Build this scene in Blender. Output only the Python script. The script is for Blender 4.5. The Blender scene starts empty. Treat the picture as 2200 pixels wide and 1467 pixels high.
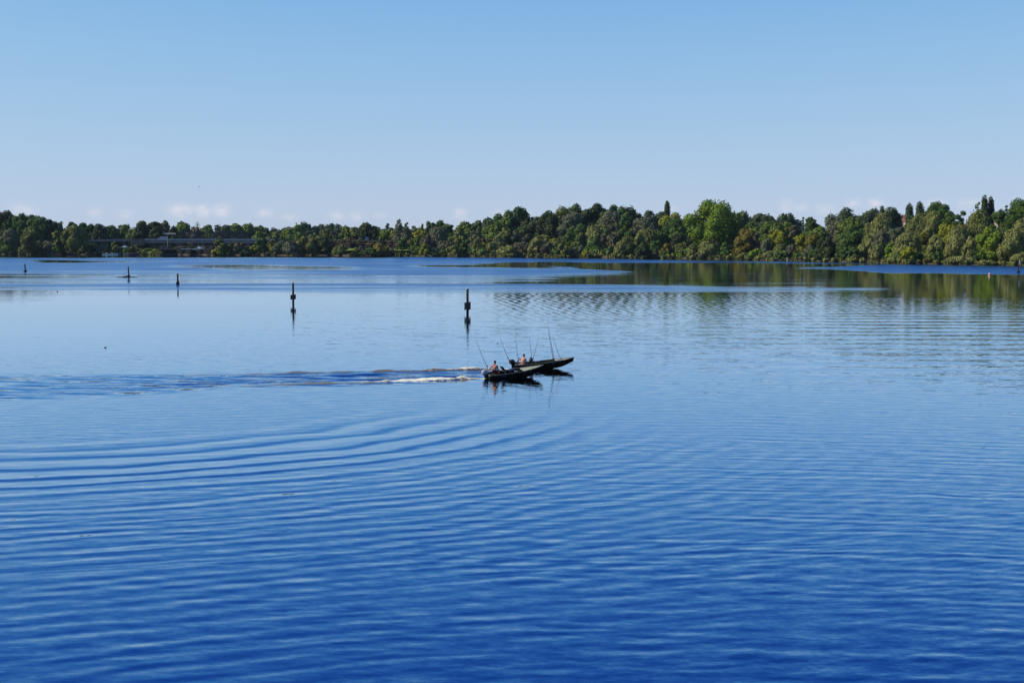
import bpy, bmesh, math, random
import numpy as np
from mathutils import Vector, Matrix
R = math.radians
scene = bpy.context.scene
COL = scene.collection

# ------------------------------------------------------------------ camera
CAM_H = 11.0          # the camera stands on a bridge, metres above the lake
FPX = 3055.0          # focal length in photo pixels (photo 2200 x 1467)
HZ = 509.0            # photo row of the horizon
PITCH = math.atan((733.5 - HZ) / FPX)
cam_d = bpy.data.cameras.new('camera')
cam_d.sensor_width = 36.0
cam_d.lens = 36.0 * FPX / 2200.0
cam_d.clip_start = 0.5
cam_d.clip_end = 30000
cam = bpy.data.objects.new('camera', cam_d)
COL.objects.link(cam)
cam.location = (0, 0, CAM_H)
cam.rotation_euler = (R(90) - PITCH, 0, 0)
scene.camera = cam

# ------------------------------------------------------------------ light
SUN_EL, SUN_AZ = 36.0, -93.0        # azimuth from the view axis (+Y), negative = left
SUN_STRENGTH = 5.0
SKY_STRENGTH = 0.15
EXPOSURE = 0.0
cyc = scene.cycles
cyc.use_denoising = True
cyc.max_bounces = 6
cyc.diffuse_bounces = 2
cyc.glossy_bounces = 3
cyc.caustics_reflective = False
cyc.caustics_refractive = False
scene.view_settings.view_transform = 'Standard'
scene.view_settings.look = 'None'
scene.view_settings.exposure = EXPOSURE
scene.view_settings.gamma = 1.0
scene.view_settings.use_curve_mapping = False

sd = bpy.data.lights.new('sun', 'SUN')
sd.energy = SUN_STRENGTH
sd.angle = R(0.53)
sd.color = (1.0, 0.93, 0.80)
so = bpy.data.objects.new('sun', sd)
COL.objects.link(so)
_sdir = Vector((math.sin(R(SUN_AZ)) * math.cos(R(SUN_EL)), math.cos(R(SUN_AZ)) * math.cos(R(SUN_EL)), math.sin(R(SUN_EL))))
so.rotation_euler = _sdir.to_track_quat('Z', 'Y').to_euler()
so.location = _sdir * 300


# ------------------------------------------------------------------ node helpers
class S:
    """A node socket (or number) with arithmetic that builds Math nodes."""
    nt = None

    def __init__(self, v):
        self.v = v

    @staticmethod
    def op(o, *a):
        n = S.nt.nodes.new('ShaderNodeMath')
        n.operation = o
        for i, x in enumerate(a):
            x = x.v if isinstance(x, S) else x
            if isinstance(x, (int, float)):
                n.inputs[i].default_value = x
            else:
                S.nt.links.new(x, n.inputs[i])
        return S(n.outputs[0])

    def __add__(s, o): return S.op('ADD', s, o)
    __radd__ = __add__
    def __sub__(s, o): return S.op('SUBTRACT', s, o)
    def __rsub__(s, o): return S.op('SUBTRACT', o, s)
    def __mul__(s, o): return S.op('MULTIPLY', s, o)
    __rmul__ = __mul__
    def __truediv__(s, o): return S.op('DIVIDE', s, o)


def node(nt, t, **kw):
    n = nt.nodes.new(t)
    for k, v in kw.items():
        setattr(n, k, v)
    return n


def setin(nt, sock, v):
    if isinstance(v, S):
        v = v.v
    if isinstance(v, bpy.types.NodeSocket):
        nt.links.new(v, sock)
    else:
        sock.default_value = v


def noise(nt, vec, scale, detail=2.0, rough=0.5, color=False):
    n = node(nt, 'ShaderNodeTexNoise')
    if vec is not None:
        setin(nt, n.inputs['Vector'], vec)
    n.inputs['Scale'].default_value = scale
    n.inputs['Detail'].default_value = detail
    n.inputs['Roughness'].default_value = rough
    return n.outputs['Color'] if color else S(n.outputs[0])


def mapping(nt, vec, scale=(1, 1, 1), rot=0.0, loc=(0, 0, 0)):
    n = node(nt, 'ShaderNodeMapping')
    nt.links.new(vec, n.inputs['Vector'])
    n.inputs['Scale'].default_value = scale
    n.inputs['Rotation'].default_value = (0, 0, rot)
    n.inputs['Location'].default_value = loc
    return n.outputs[0]


def mixc(nt, f, a, b):
    n = node(nt, 'ShaderNodeMix', data_type='RGBA')
    setin(nt, n.inputs[0], f)
    setin(nt, n.inputs[6], a)
    setin(nt, n.inputs[7], b)
    return n.outputs[2]


# ------------------------------------------------------------------ sky
world = bpy.data.worlds.new('World')
scene.world = world
world.use_nodes = True
wn = world.node_tree
wn.nodes.clear()
S.nt = wn
sky = node(wn, 'ShaderNodeTexSky', sky_type='NISHITA')
sky.sun_disc = False
sky.sun_elevation = R(SUN_EL)
sky.sun_rotation = R(SUN_AZ)
sky.altitude = 60
sky.air_density = 1.0
sky.dust_density = 0.0
sky.ozone_density = 6.0
# the camera's colour response to the clear sky: scale to display range, bend each channel, scale back
pre = node(wn, 'ShaderNodeVectorMath', operation='SCALE')
pre.inputs['Scale'].default_value = SKY_STRENGTH
wn.links.new(sky.outputs[0], pre.inputs[0])
curve = node(wn, 'ShaderNodeRGBCurve')
cm_ = curve.mapping
cm_.use_clip = False
cm_.extend = 'HORIZONTAL'
for ch, pts in enumerate((((0, 0), (.10, .028), (.20, .105), (.296, .24), (.485, .37), (.783, .475), (1.0, .52)),
                          ((0, 0), (.15, .10), (.30, .24), (.42, .38), (.533, .468), (.745, .56), (.913, .597), (1.0, .615)),
                          ((0, 0), (.30, .33), (.50, .555), (.65, .69), (.80, .76), (.90, .78), (1.0, .79)))):
    c = cm_.curves[ch]
    while len(c.points) < len(pts):
        c.points.new(.5, .5)
    for p_, q_ in zip(c.points, pts):
        p_.location = q_
        p_.handle_type = 'AUTO'
cm_.update()
wn.links.new(pre.outputs[0], curve.inputs['Color'])
hs = node(wn, 'ShaderNodeVectorMath', operation='SCALE')
hs.inputs['Scale'].default_value = 1.0 / SKY_STRENGTH
wn.links.new(curve.outputs[0], hs.inputs[0])
tc = node(wn, 'ShaderNodeTexCoord')
sep = node(wn, 'ShaderNodeSeparateXYZ')
wn.links.new(tc.outputs['Generated'], sep.inputs[0])
sx, sy, sz = (S(o) for o in sep.outputs)
az = S.op('ARCTAN2', sx, sy)
el = S.op('ARCSINE', sz)
# fair weather cumulus far off, just above the tree line: (bearing, elevation, half width, half height) in milliradians
CLOUDS = [(-228, 18.0, 12, 5, .75), (-213, 17.6, 8, 4.5, .85), (-201, 18.0, 8, 4.5, .8), (-284, 16.5, 7, 4, .4),
          (-265, 15.0, 9, 4, .4), (-171, 16.5, 9, 4, .45), (-155, 13.5, 8, 3, .4), (-122, 14.0, 9, 4, .42),
          (-108, 14.5, 9, 4, .45), (-92, 15.0, 7, 3, .35), (-36, 16.0, 7, 4.5, .55), (-8, 17.0, 8, 3, .35),
          (110, 20.0, 8, 4, 0.28), (190, 21.0, 6, 6, 0.44), (200, 20.0, 9, 3, 0.40), (216, 19.0, 10, 4, 0.40),
          (234, 22.5, 8, 4, 0.48), (249, 22.5, 9, 4, 0.56), (288, 22.0, 10, 4, 0.40), (310, 22.0, 12, 4, 0.40),
          (352, 22, 12, 5, 0.40), (420, 20, 16, 6, 0.40), (-330, 17, 12, 5, .5), (-420, 19, 14, 6, .5)]
cvec = node(wn, 'ShaderNodeCombineXYZ')
setin(wn, cvec.inputs[0], az * 170.0)
setin(wn, cvec.inputs[1], el * 230.0)
cn = noise(wn, cvec.outputs[0], 1.0, 4.0, 0.6)
cn2 = noise(wn, cvec.outputs[0], 0.35, 2.0, 0.5)
tot = None
for (ca, ce, cw, ch, st) in CLOUDS:
    dx = (az - ca / 1000.0) * (1000.0 / (cw * .66))
    dy = (el - ce / 1000.0) * (1000.0 / (ch * .85))
    g = S.op('EXPONENT', (dx * dx + dy * dy) * -0.9) * st
    tot = g if tot is None else S.op('MAXIMUM', tot, g)
cm = S.op('SMOOTH_MIN', tot * (cn * 4.4 - 1.0), 1.0, 0.2)
cm = S.op('MAXIMUM', cm - 0.05, 0.0) * 0.85
skycol = mixc(wn, cm, hs.outputs[0], (4.9, 4.9, 5.5, 1))
bg = node(wn, 'ShaderNodeBackground')
bg.inputs['Strength'].default_value = SKY_STRENGTH
wn.links.new(skycol, bg.inputs['Color'])
wo = node(wn, 'ShaderNodeOutputWorld')
wn.links.new(bg.outputs[0], wo.inputs['Surface'])


# ------------------------------------------------------------------ general helpers
def ray(px, py):
    """Unit-depth direction of a photo pixel in world axes."""
    u, v = (px - 1100.0) / FPX, (733.5 - py) / FPX
    c, s = math.cos(PITCH), math.sin(PITCH)
    return Vector((u, c + v * s, -s + v * c))


def on_water(px, py, z=0.0):
    d = ray(px, py)
    t = (z - CAM_H) / d.z
    return Vector((d.x * t, d.y * t, z))


def at_depth(px, py, Y):
    d = ray(px, py)
    t = Y / d.y
    return Vector((d.x * t, Y, CAM_H + d.z * t))


def project(x, y, z=0.0):
    """World arrays to photo pixels."""
    c, s = math.cos(PITCH), math.sin(PITCH)
    dz = z - CAM_H
    dep = y * c - dz * s
    up = y * s + dz * c
    dep = np.maximum(dep, 1e-3)
    return 1100.0 + FPX * x / dep, 733.5 - FPX * up / dep


def mesh_obj(name, verts, faces, mat, parent=None, smooth=False, loc=None, attrs=None, corner=None):
    me = bpy.data.meshes.new(name)
    if isinstance(verts, np.ndarray) and isinstance(faces, np.ndarray):
        k = faces.shape[1]
        me.vertices.add(len(verts))
        me.vertices.foreach_set('co', verts.astype(np.float32).ravel())
        me.loops.add(faces.size)
        me.loops.foreach_set('vertex_index', faces.astype(np.int32).ravel())
        me.polygons.add(len(faces))
        me.polygons.foreach_set('loop_start', np.arange(0, faces.size, k, dtype=np.int32))
        me.update(calc_edges=True)
    else:
        me.from_pydata([tuple(v) for v in verts], [], [tuple(f) for f in faces])
    if attrs:
        for an, (dom, arr) in attrs.items():
            a = me.attributes.new(an, 'FLOAT', dom)
            a.data.foreach_set('value', np.asarray(arr, dtype=np.float32))
    if smooth:
        me.polygons.foreach_set('use_smooth', [True] * len(me.polygons))
    me.validate()
    if mat:
        me.materials.append(mat)
    o = bpy.data.objects.new(name, me)
    COL.objects.link(o)
    if parent is not None:
        o.parent = parent
    if loc is not None:
        o.location = loc
    return o


class MB:
    """Collects simple solids into one mesh."""

    def __init__(self):
        self.v, self.f = [], []

    def add(self, vs, fs):
        b = len(self.v)
        self.v += [tuple(p) for p in vs]
        self.f += [tuple(i + b for i in f) for f in fs]
        return self

    def box(self, c, s, rz=0.0, ry=0.0):
        m = Matrix.Translation(Vector(c)) @ Matrix.Rotation(rz, 4, 'Z') @ Matrix.Rotation(ry, 4, 'Y')
        vs = [m @ Vector((x * s[0] / 2, y * s[1] / 2, z * s[2] / 2)) for x in (-1, 1) for y in (-1, 1) for z in (-1, 1)]
        return self.add(vs, [(0, 1, 3, 2), (4, 6, 7, 5), (0, 4, 5, 1), (2, 3, 7, 6), (0, 2, 6, 4), (1, 5, 7, 3)])

    def tube(self, pts, rad, n=8, cap=True):
        pts = [Vector(p) for p in pts]
        if not isinstance(rad, (list, tuple)):
            rad = [rad] * len(pts)
        vs, fs = [], []
        for i, p in enumerate(pts):
            t = (pts[min(i + 1, len(pts) - 1)] - pts[max(i - 1, 0)]).normalized()
            a = Vector((0, 0, 1)) if abs(t.z) < 0.9 else Vector((1, 0, 0))
            u = t.cross(a).normalized()
            w = t.cross(u)
            for k in range(n):
                th = 2 * math.pi * k / n
                vs.append(p + (u * math.cos(th) + w * math.sin(th)) * rad[i])
        for i in range(len(pts) - 1):
            for k in range(n):
                k2 = (k + 1) % n
                fs.append((i * n + k, i * n + k2, (i + 1) * n + k2, (i + 1) * n + k))
        if cap:
            fs.append(tuple(range(n))[::-1])
            fs.append(tuple(range((len(pts) - 1) * n, len(pts) * n)))
        return self.add(vs, fs)

    def ball(self, c, r, nu=10, nv=6):
        if not isinstance(r, (tuple, list)):
            r = (r, r, r)
        vs, fs = [], []
        for j in range(nv + 1):
            ph = math.pi * j / nv
            for i in range(nu):
                th = 2 * math.pi * i / nu
                vs.append((c[0] + r[0] * math.sin(ph) * math.cos(th), c[1] + r[1] * math.sin(ph) * math.sin(th), c[2] + r[2] * math.cos(ph)))
        for j in range(nv):
            for i in range(nu):
                i2 = (i + 1) % nu
                fs.append((j * nu + i, (j + 1) * nu + i, (j + 1) * nu + i2, j * nu + i2))
        return self.add(vs, fs)

    def build(self, name, mat, parent=None, smooth=False, bevel=0.0, loc=None):
        o = mesh_obj(name, self.v, self.f, mat, parent, smooth, loc)
        if bevel:
            b = o.modifiers.new('bevel', 'BEVEL')
            b.width = bevel
            b.segments = 2
            b.limit_method = 'ANGLE'
        return o


def empty(name, loc=(0, 0, 0), rot=(0, 0, 0)):
    o = bpy.data.objects.new(name, None)
    COL.objects.link(o)
    o.location = loc
    o.rotation_euler = rot
    return o


def tag(o, label=None, cat=None, group=None, kind=None):
    for k, v in (('label', label), ('category', cat), ('group', group), ('kind', kind)):
        if v:
            o[k] = v
    return o


def copy_tree(o, parent=None):
    c = o.copy()
    COL.objects.link(c)
    if parent is not None:
        c.parent = parent
    for ch in list(o.children):
        copy_tree(ch, c)
    return c


# ------------------------------------------------------------------ materials
def mat_plain(name, col, rough=0.7, var=0.25, scale=3.0, metal=0.0, bump=0.0, col2=None, spec=0.4):
    m = bpy.data.materials.new(name)
    m.use_nodes = True
    nt = m.node_tree
    S.nt = nt
    b = nt.nodes['Principled BSDF']
    tco = node(nt, 'ShaderNodeTexCoord')
    nz = noise(nt, tco.outputs['Object'], scale, 5.0, 0.6)
    c1 = tuple(c * (1 - var) for c in col) + (1,)
    c2 = tuple(min(1, c * (1 + var)) for c in (col2 or col)) + (1,)
    ramp = S.op('MULTIPLY_ADD', nz, 2.4, -0.7)
    n = ramp.v.node
    n.use_clamp = True
    nt.links.new(mixc(nt, ramp, c1, c2), b.inputs['Base Color'])
    b.inputs['Roughness'].default_value = rough
    b.inputs['Metallic'].default_value = metal
    b.inputs['Specular IOR Level'].default_value = spec
    if bump:
        bp = node(nt, 'ShaderNodeBump')
        bp.inputs['Strength'].default_value = bump
        nt.links.new(nz.v, bp.inputs['Height'])
        nt.links.new(bp.outputs[0], b.inputs['Normal'])
    return m


def mat_leaf(name, c1, c2):
    m = bpy.data.materials.new(name)
    m.use_nodes = True
    nt = m.node_tree
    b = nt.nodes['Principled BSDF']
    at = node(nt, 'ShaderNodeAttribute', attribute_name='tint')
    nt.links.new(mixc(nt, at.outputs['Fac'], tuple(c1) + (1,), tuple(c2) + (1,)), b.inputs['Base Color'])
    b.inputs['Roughness'].default_value = 0.75
    b.inputs['Specular IOR Level'].default_value = 0.2
    return m


LEAF = {
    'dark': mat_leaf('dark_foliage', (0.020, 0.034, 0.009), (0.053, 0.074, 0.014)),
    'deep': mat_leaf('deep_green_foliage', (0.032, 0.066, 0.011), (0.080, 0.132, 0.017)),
    'mid': mat_leaf('green_foliage', (0.057, 0.097, 0.013), (0.140, 0.185, 0.022)),
    'bright': mat_leaf('bright_green_foliage', (0.072, 0.130, 0.008), (0.175, 0.240, 0.014)),
    'lime': mat_leaf('yellow_green_foliage', (0.116, 0.135, 0.008), (0.265, 0.257, 0.014)),
    'gold': mat_leaf('golden_foliage', (0.085, 0.072, 0.010), (0.185, 0.150, 0.016)),
    'olive': mat_leaf('olive_foliage', (0.074, 0.087, 0.020), (0.168, 0.179, 0.036)),
    'willow': mat_leaf('grey_green_foliage', (0.106, 0.118, 0.032), (0.254, 0.253, 0.066)),
    'grey': mat_leaf('dull_grey_foliage', (0.062, 0.075, 0.038), (0.144, 0.149, 0.070)),
    'brown': mat_leaf('brownish_foliage', (0.062, 0.056, 0.030), (0.128, 0.114, 0.056)),
    'red': mat_leaf('rust_red_foliage', (0.070, 0.026, 0.014), (0.125, 0.052, 0.026)),
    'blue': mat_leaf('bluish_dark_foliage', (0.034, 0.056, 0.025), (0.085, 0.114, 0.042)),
}
M = {
    'bark': mat_plain('bark', (.075, .060, .045), .9, .4, 4.0),
    'grey_bark': mat_plain('pale_bark', (.20, .17, .14), .9, .35, 4.0),
    'pole': mat_plain('weathered_pole_timber', (.038, .036, .034), .85, .4, 5.0, spec=.05),
    'pole_cap': mat_plain('sunlit_pole_top', (.45, .43, .40), .9, .2, 8.0),  # pale colour paints the sunlit top end of each pile
    'board': mat_plain('wet_dark_timber', (.030, .030, .026), .7, .4, 6.0),
    'hull': mat_plain('camouflage_hull_paint', (.004, .005, .004), .85, .3, 1.6, col2=(.011, .011, .007), spec=.08),
    'hull_in': mat_plain('hull_inside_paint', (.013, .015, .011), .8, .3, 4.0),
    'rail': mat_plain('worn_gunwale_rail', (.17, .16, .11), .6, .3, 6.0),
    'deck': mat_plain('grey_green_deck_mat', (.30, .31, .22), .9, .18, 5.0),
    'tan_deck': mat_plain('sand_deck_mat', (.46, .38, .24), .9, .2, 4.0),
    'navy': mat_plain('navy_print', (.012, .018, .060), .5, .2, 3.0),
    'silver': mat_plain('silver_cowling', (.30, .33, .40), .35, .08, 3.0, metal=.0),
    'navy_cowl': mat_plain('dark_blue_cowling', (.020, .032, .090), .35, .2, 3.0),
    'black': mat_plain('black_plastic', (.012, .012, .014), .5, .3, 6.0),
    'rod': mat_plain('rod_graphite', (.020, .018, .018), .4, .2, 10.0),
    'cork': mat_plain('rod_handle', (.11, .06, .04), .8, .2, 20.0),
    'white': mat_plain('white_gelcoat', (.78, .78, .76), .4, .06, 3.0),
    'cloth': mat_plain('pale_cloth', (.66, .62, .55), .95, .15, 12.0),
    'skin': mat_plain('tanned_skin', (.46, .20, .12), .55, .10, 9.0),
    'hair': mat_plain('dark_hair', (.030, .020, .016), .8, .3, 30.0),
    'red_cloth': mat_plain('dark_red_cloth', (.22, .025, .035), .9, .2, 12.0),
    'dark_cloth': mat_plain('dark_olive_cloth', (.040, .038, .030), .9, .2, 12.0),
    'eye': mat_plain('eye', (.05, .03, .02), .2, .1, 5.0),
    'concrete': mat_plain('pale_concrete', (.165, .158, .165), .9, .15, .4, spec=.05),
    'concrete_dark': mat_plain('darker_concrete', (.10, .092, .092), .9, .25, .3, spec=.05),
    'steel': mat_plain('dark_bridge_steel', (.035, .038, .042), .7, .25, 1.0),
    'rail_steel': mat_plain('galvanised_rail', (.30, .32, .36), .5, .15, 1.0),
    'asphalt': mat_plain('asphalt', (.05, .05, .052), .9, .15, 1.0, spec=.05),
    'glass': mat_plain('tinted_glass', (.02, .025, .03), .1, .1, 1.0, spec=.6),
    'tyre': mat_plain('tyre_rubber', (.015, .015, .015), .9, .1, 3.0),
    'blue': mat_plain('light_blue_paint', (.08, .19, .36), .5, .1, 2.0),
    'orange': mat_plain('orange_paint', (.26, .10, .06), .5, .12, 2.0),
    'buoy': mat_plain('faded_red_float', (.62, .25, .17), .5, .15, 6.0),
    'tile': mat_plain('red_roof_tiles', (.24, .10, .065), .9, .25, 2.0),
    'plaster': mat_plain('pale_plaster', (.30, .25, .19), .9, .1, .6),
    'drift': mat_plain('wet_driftwood', (.045, .040, .032), .8, .3, 3.0),
    'feather': mat_plain('dark_feathers', (.025, .025, .028), .8, .2, 20.0),
    'grass_strip': mat_plain('mown_grass', (.16, .20, .045), .95, .2, .3, spec=.05),
    'dry': mat_plain('dry_bank_plants', (.15, .085, .050), .95, .45, .5, bump=.6, spec=.05),
    'wall_and_shade': mat_plain('dark_wall_and_shade', (.010, .010, .008), .95, .5, .6, bump=.6, spec=.05),  # near-black: the embankment wall, and painted shade under the road bridge
}
# ------------------------------------------------------------------ shoreline (bearing in photo pixels -> distance)
SHORE = [(-2600, 520), (-1200, 535), (-400, 544), (0, 546), (300, 547.3), (700, 549), (1000, 550.8), (1250, 553.2), (1500, 555.6),
         (1620, 558), (1800, 562), (1900, 565), (2100, 569.2), (2200, 571), (2500, 576), (3200, 588), (4200, 600)]
_spx = np.array([p[0] for p in SHORE], float)
_spy = np.array([p[1] for p in SHORE], float)


def shore_row(px):
    px = np.asarray(px, float)
    w = 0.35 * np.sin(px * .043) + .25 * np.sin(px * .11 + 1) + .12 * np.sin(px * .31)
    return np.interp(px, _spx, _spy) + w


def shore_dist(px):
    return CAM_H * FPX / (shore_row(px) - HZ)


def ground_z(off):
    """Height of the bank `off` metres behind the waterline."""
    return np.interp(off, [-6, 0, 1.2, 5, 14, 60, 200, 6000], [-.6, 0.0, .35, .8, 1.3, 1.8, 2.4, 3.0])


rng = np.random.default_rng(7)
# ------------------------------------------------------------------ ground
gpx = np.linspace(-2600, 4200, 700)
goff = np.array([-6, -.5, .0, .6, 1.2, 3, 5, 9, 14, 30, 60, 120, 220, 500, 1200, 3000, 9000])
GX, GO = np.meshgrid(gpx, goff)
GD = shore_dist(GX) + GO
gz = ground_z(GO) + np.where(GO > .1, (np.sin(GX * .21) * .1 + np.sin(GX * .07) * .15) * np.minimum(GO, 3) / 3, 0)
gv = np.stack([(GX - 1100) / FPX * GD, GD, gz], -1).reshape(-1, 3)
nr, nc = GX.shape
ii = (np.arange(nr - 1)[:, None] * nc + np.arange(nc - 1)[None, :]).ravel()
gf = np.stack([ii, ii + 1, ii + nc + 1, ii + nc], -1)
gm = bpy.data.materials.new('bank_earth_and_grass')
gm.use_nodes = True
nt = gm.node_tree
S.nt = nt
b = nt.nodes['Principled BSDF']
geo = node(nt, 'ShaderNodeNewGeometry')
sp = node(nt, 'ShaderNodeSeparateXYZ')
nt.links.new(geo.outputs['Position'], sp.inputs[0])
n1 = noise(nt, geo.outputs['Position'], .35, 5)
n2 = noise(nt, geo.outputs['Position'], .05, 3)
earth = mixc(nt, n1, (.045, .036, .025, 1), (.11, .088, .058, 1))
grass = mixc(nt, n2, (.025, .034, .012, 1), (.065, .075, .025, 1))
f = S.op('MULTIPLY_ADD', S(sp.outputs[2]) + n1 * .6, 1.2, -1.0)
f.v.node.use_clamp = True
nt.links.new(mixc(nt, f, earth, grass), b.inputs['Base Color'])
b.inputs['Specular IOR Level'].default_value = .05
b.inputs['Roughness'].default_value = .95
tag(mesh_obj('ground', gv, gf, gm), kind='structure')

# ------------------------------------------------------------------ water
angf = np.concatenate([np.linspace(-math.pi, -.75, 24)[:-1], np.linspace(-.75, .75, 420), np.linspace(.75, math.pi, 24)[1:]])
inv = np.concatenate([np.linspace(1 / 27, 1 / 200, 240), np.linspace(1 / 200, 1 / 1100, 200)[1:], 1 / np.array([1600, 2500, 4500, 9000])])
rad = np.concatenate([[2, 8, 16, 22], 1 / inv])
AA, RR = np.meshgrid(angf, rad)
WX, WY = RR * np.sin(AA), RR * np.cos(AA)
# RR is the range along the ground; rows of equal range read as rows of the water surface
wpx, wpy = project(WX, WY, 0.0)
front = (WY > 5)
wpx = np.where(front, wpx, 0)
wpy = np.where(front, wpy, 1600)


def sstep(a, b, x):
    t = np.clip((x - a) / (b - a), 0, 1)
    return t * t * (3 - 2 * t)


def wob(x, y, s=1.0):
    return s * (np.sin(x * .013 + y * .05) * .5 + np.sin(x * .031 + 1.7 + y * .11) * .3 + np.sin(x * .0047 + .4) * .7)


def band(pts, soft_top=1.0, soft_bot=2.5, strength=1.0):
    """A streak of wind-ruffled (or calm) water: list of (bearing, near-shore edge, near edge) in photo pixels."""
    xs = [p[0] for p in pts]
    t = np.interp(wpx, xs, [p[1] for p in pts]) + wob(wpx, 0 * wpy, .7)
    bt = np.interp(wpx, xs, [p[2] for p in pts]) + wob(wpx + 300, 0 * wpy, .7)
    m = sstep(-soft_top * 2.2, soft_top * 2.2, wpy - t) * sstep(-soft_bot * 2.2, soft_bot * 2.2, bt - wpy)
    lim = sstep(xs[0], xs[0] + 60, wpx) * sstep(-xs[-1], -xs[-1] + 90, -wpx)
    return m * strength * lim


RUFF = np.zeros_like(wpx)
for bd in (
    ([(-1500, 553, 588), (0, 553, 588), (300, 554, 589), (600, 553, 590), (900, 555, 594), (1100, 556, 596), (1250, 578, 592), (1403, 587, 587.5)], .8, 4, .85),
    ([(800, 553, 561), (1100, 554.5, 562), (1640, 561, 565.5), (1850, 566, 568.5), (1950, 568, 571)], .7, .8, .95),
    ([(1690, 575.5, 575.5), (1800, 573, 579), (1900, 568, 587), (2050, 570, 589), (2200, 573, 590.5), (2600, 580, 598), (3500, 600, 620)], 1, .9, 1.0),
    ([(-1500, 606, 620), (0, 607, 620), (600, 608, 624), (1000, 609, 625), (1300, 613, 624), (1700, 617, 622), (1950, 620, 621)], 1.2, 5, .8),
    ([(-1500, 586, 604), (0, 586, 604), (600, 588, 606), (1000, 592, 608), (1250, 594, 602)], 3, 4, .40),
    ([(-1500, 600, 640), (0, 600, 640), (600, 602, 634), (1000, 604, 630), (1300, 608, 614)], 3, 14, .14),
):
    RUFF = np.maximum(RUFF, band(*bd))
for bd in (
    ([(45, 561, 561), (70, 559.3, 563.5), (150, 558.8, 564.4), (221, 560, 563), (300, 561, 562.4), (560, 561.6, 562.2)], .6, .8, 1),
    ([(325, 571.5, 571.5), (400, 569.5, 573.5), (480, 568, 580), (560, 568.5, 582), (640, 571, 581), (760, 573.5, 579), (810, 576, 577)], 1.0, 1.8, .82),
    ([(850, 571.8, 571.8), (1000, 568.8, 575.4), (1100, 563.5, 576), (1250, 562, 577)], 1.0, 1.2, .9),
    ([(-400, 551, 552.5), (300, 552, 553.6), (900, 552, 554.5)], .6, .6, .8),
):
    RUFF = RUFF * (1 - band(*bd))
RUFF = np.maximum(RUFF, .075 * sstep(900, 1150, wpx) * sstep(556, 566, wpy) * (1 - sstep(612, 640, wpy)))
# ripple height over the lake (slope of the little waves)
AMP = np.interp(wpy, [545, 588, 600, 625, 650, 690, 720, 780, 850, 930, 1000, 1150, 1467, 1700],
                [.010, .011, .009, .007, .009, .018, .026, .026, .022, .027, .038, .050, .060, .064])
AMP = AMP * (1 + .5 * sstep(1200, 2200, wpx) * (wpy < 850) * (wpy > 640))
AMP = AMP * (1 - .55 * sstep(900, 100, wpx) * sstep(600, 660, wpy) * (1 - sstep(720, 800, wpy)))
# herringbone of crossing wakes in front of the right bank
HERR = sstep(623, 634, wpy) * (1 - sstep(660, 715, wpy)) * sstep(1000, 1120, wpx) * (1 - .6 * sstep(1750, 2000, wpx))
LINES = sstep(650, 700, wpy) * (1 - sstep(760, 850, wpy)) * sstep(1300, 2000, wpx)
# rings of an earlier wake that cross the foreground on the left
ACX, ACY = -30.0, 97.0
ar = np.hypot(WX - ACX, WY - ACY)
aa = np.degrees(np.arctan2(WY - ACY, WX - ACX))
ARC = sstep(20, 28, ar) * (1 - .75 * sstep(35, 42, ar)) * (1 - sstep(42, 58, ar)) * sstep(-150, -110, aa) * (1 - sstep(-42, -2, aa))
ARC2 = sstep(35, 42, ar) * (1 - sstep(50, 75, ar)) * sstep(-150, -120, aa) * (1 - sstep(-60, -15, aa)) * .5
AMP = AMP * (1 - .5 * np.maximum(ARC, ARC2))
# chopped water of the boats' track
ct = np.interp(wpx, [-400, 0, 450, 800, 1000, 1045], [806, 806, 805, 800, 797, 796])
cb = np.interp(wpx, [-400, 0, 300, 480, 800, 1000, 1045], [868, 862, 850, 834, 828, 818, 814])
CHOP = (.45 + .55 * sstep(150, 700, wpx)) * sstep(-3, 4, wpy - ct) * sstep(-3, 5, cb - wpy) * (1 - sstep(1030, 1050, wpx))
nr, nc = AA.shape
ii = (np.arange(nr - 1)[:, None] * nc + np.arange(nc - 1)[None, :]).ravel()
wf = np.stack([ii, ii + nc, ii + nc + 1, ii + 1], -1)
wv = np.stack([WX, WY, 0 * WX], -1).reshape(-1, 3)


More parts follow.
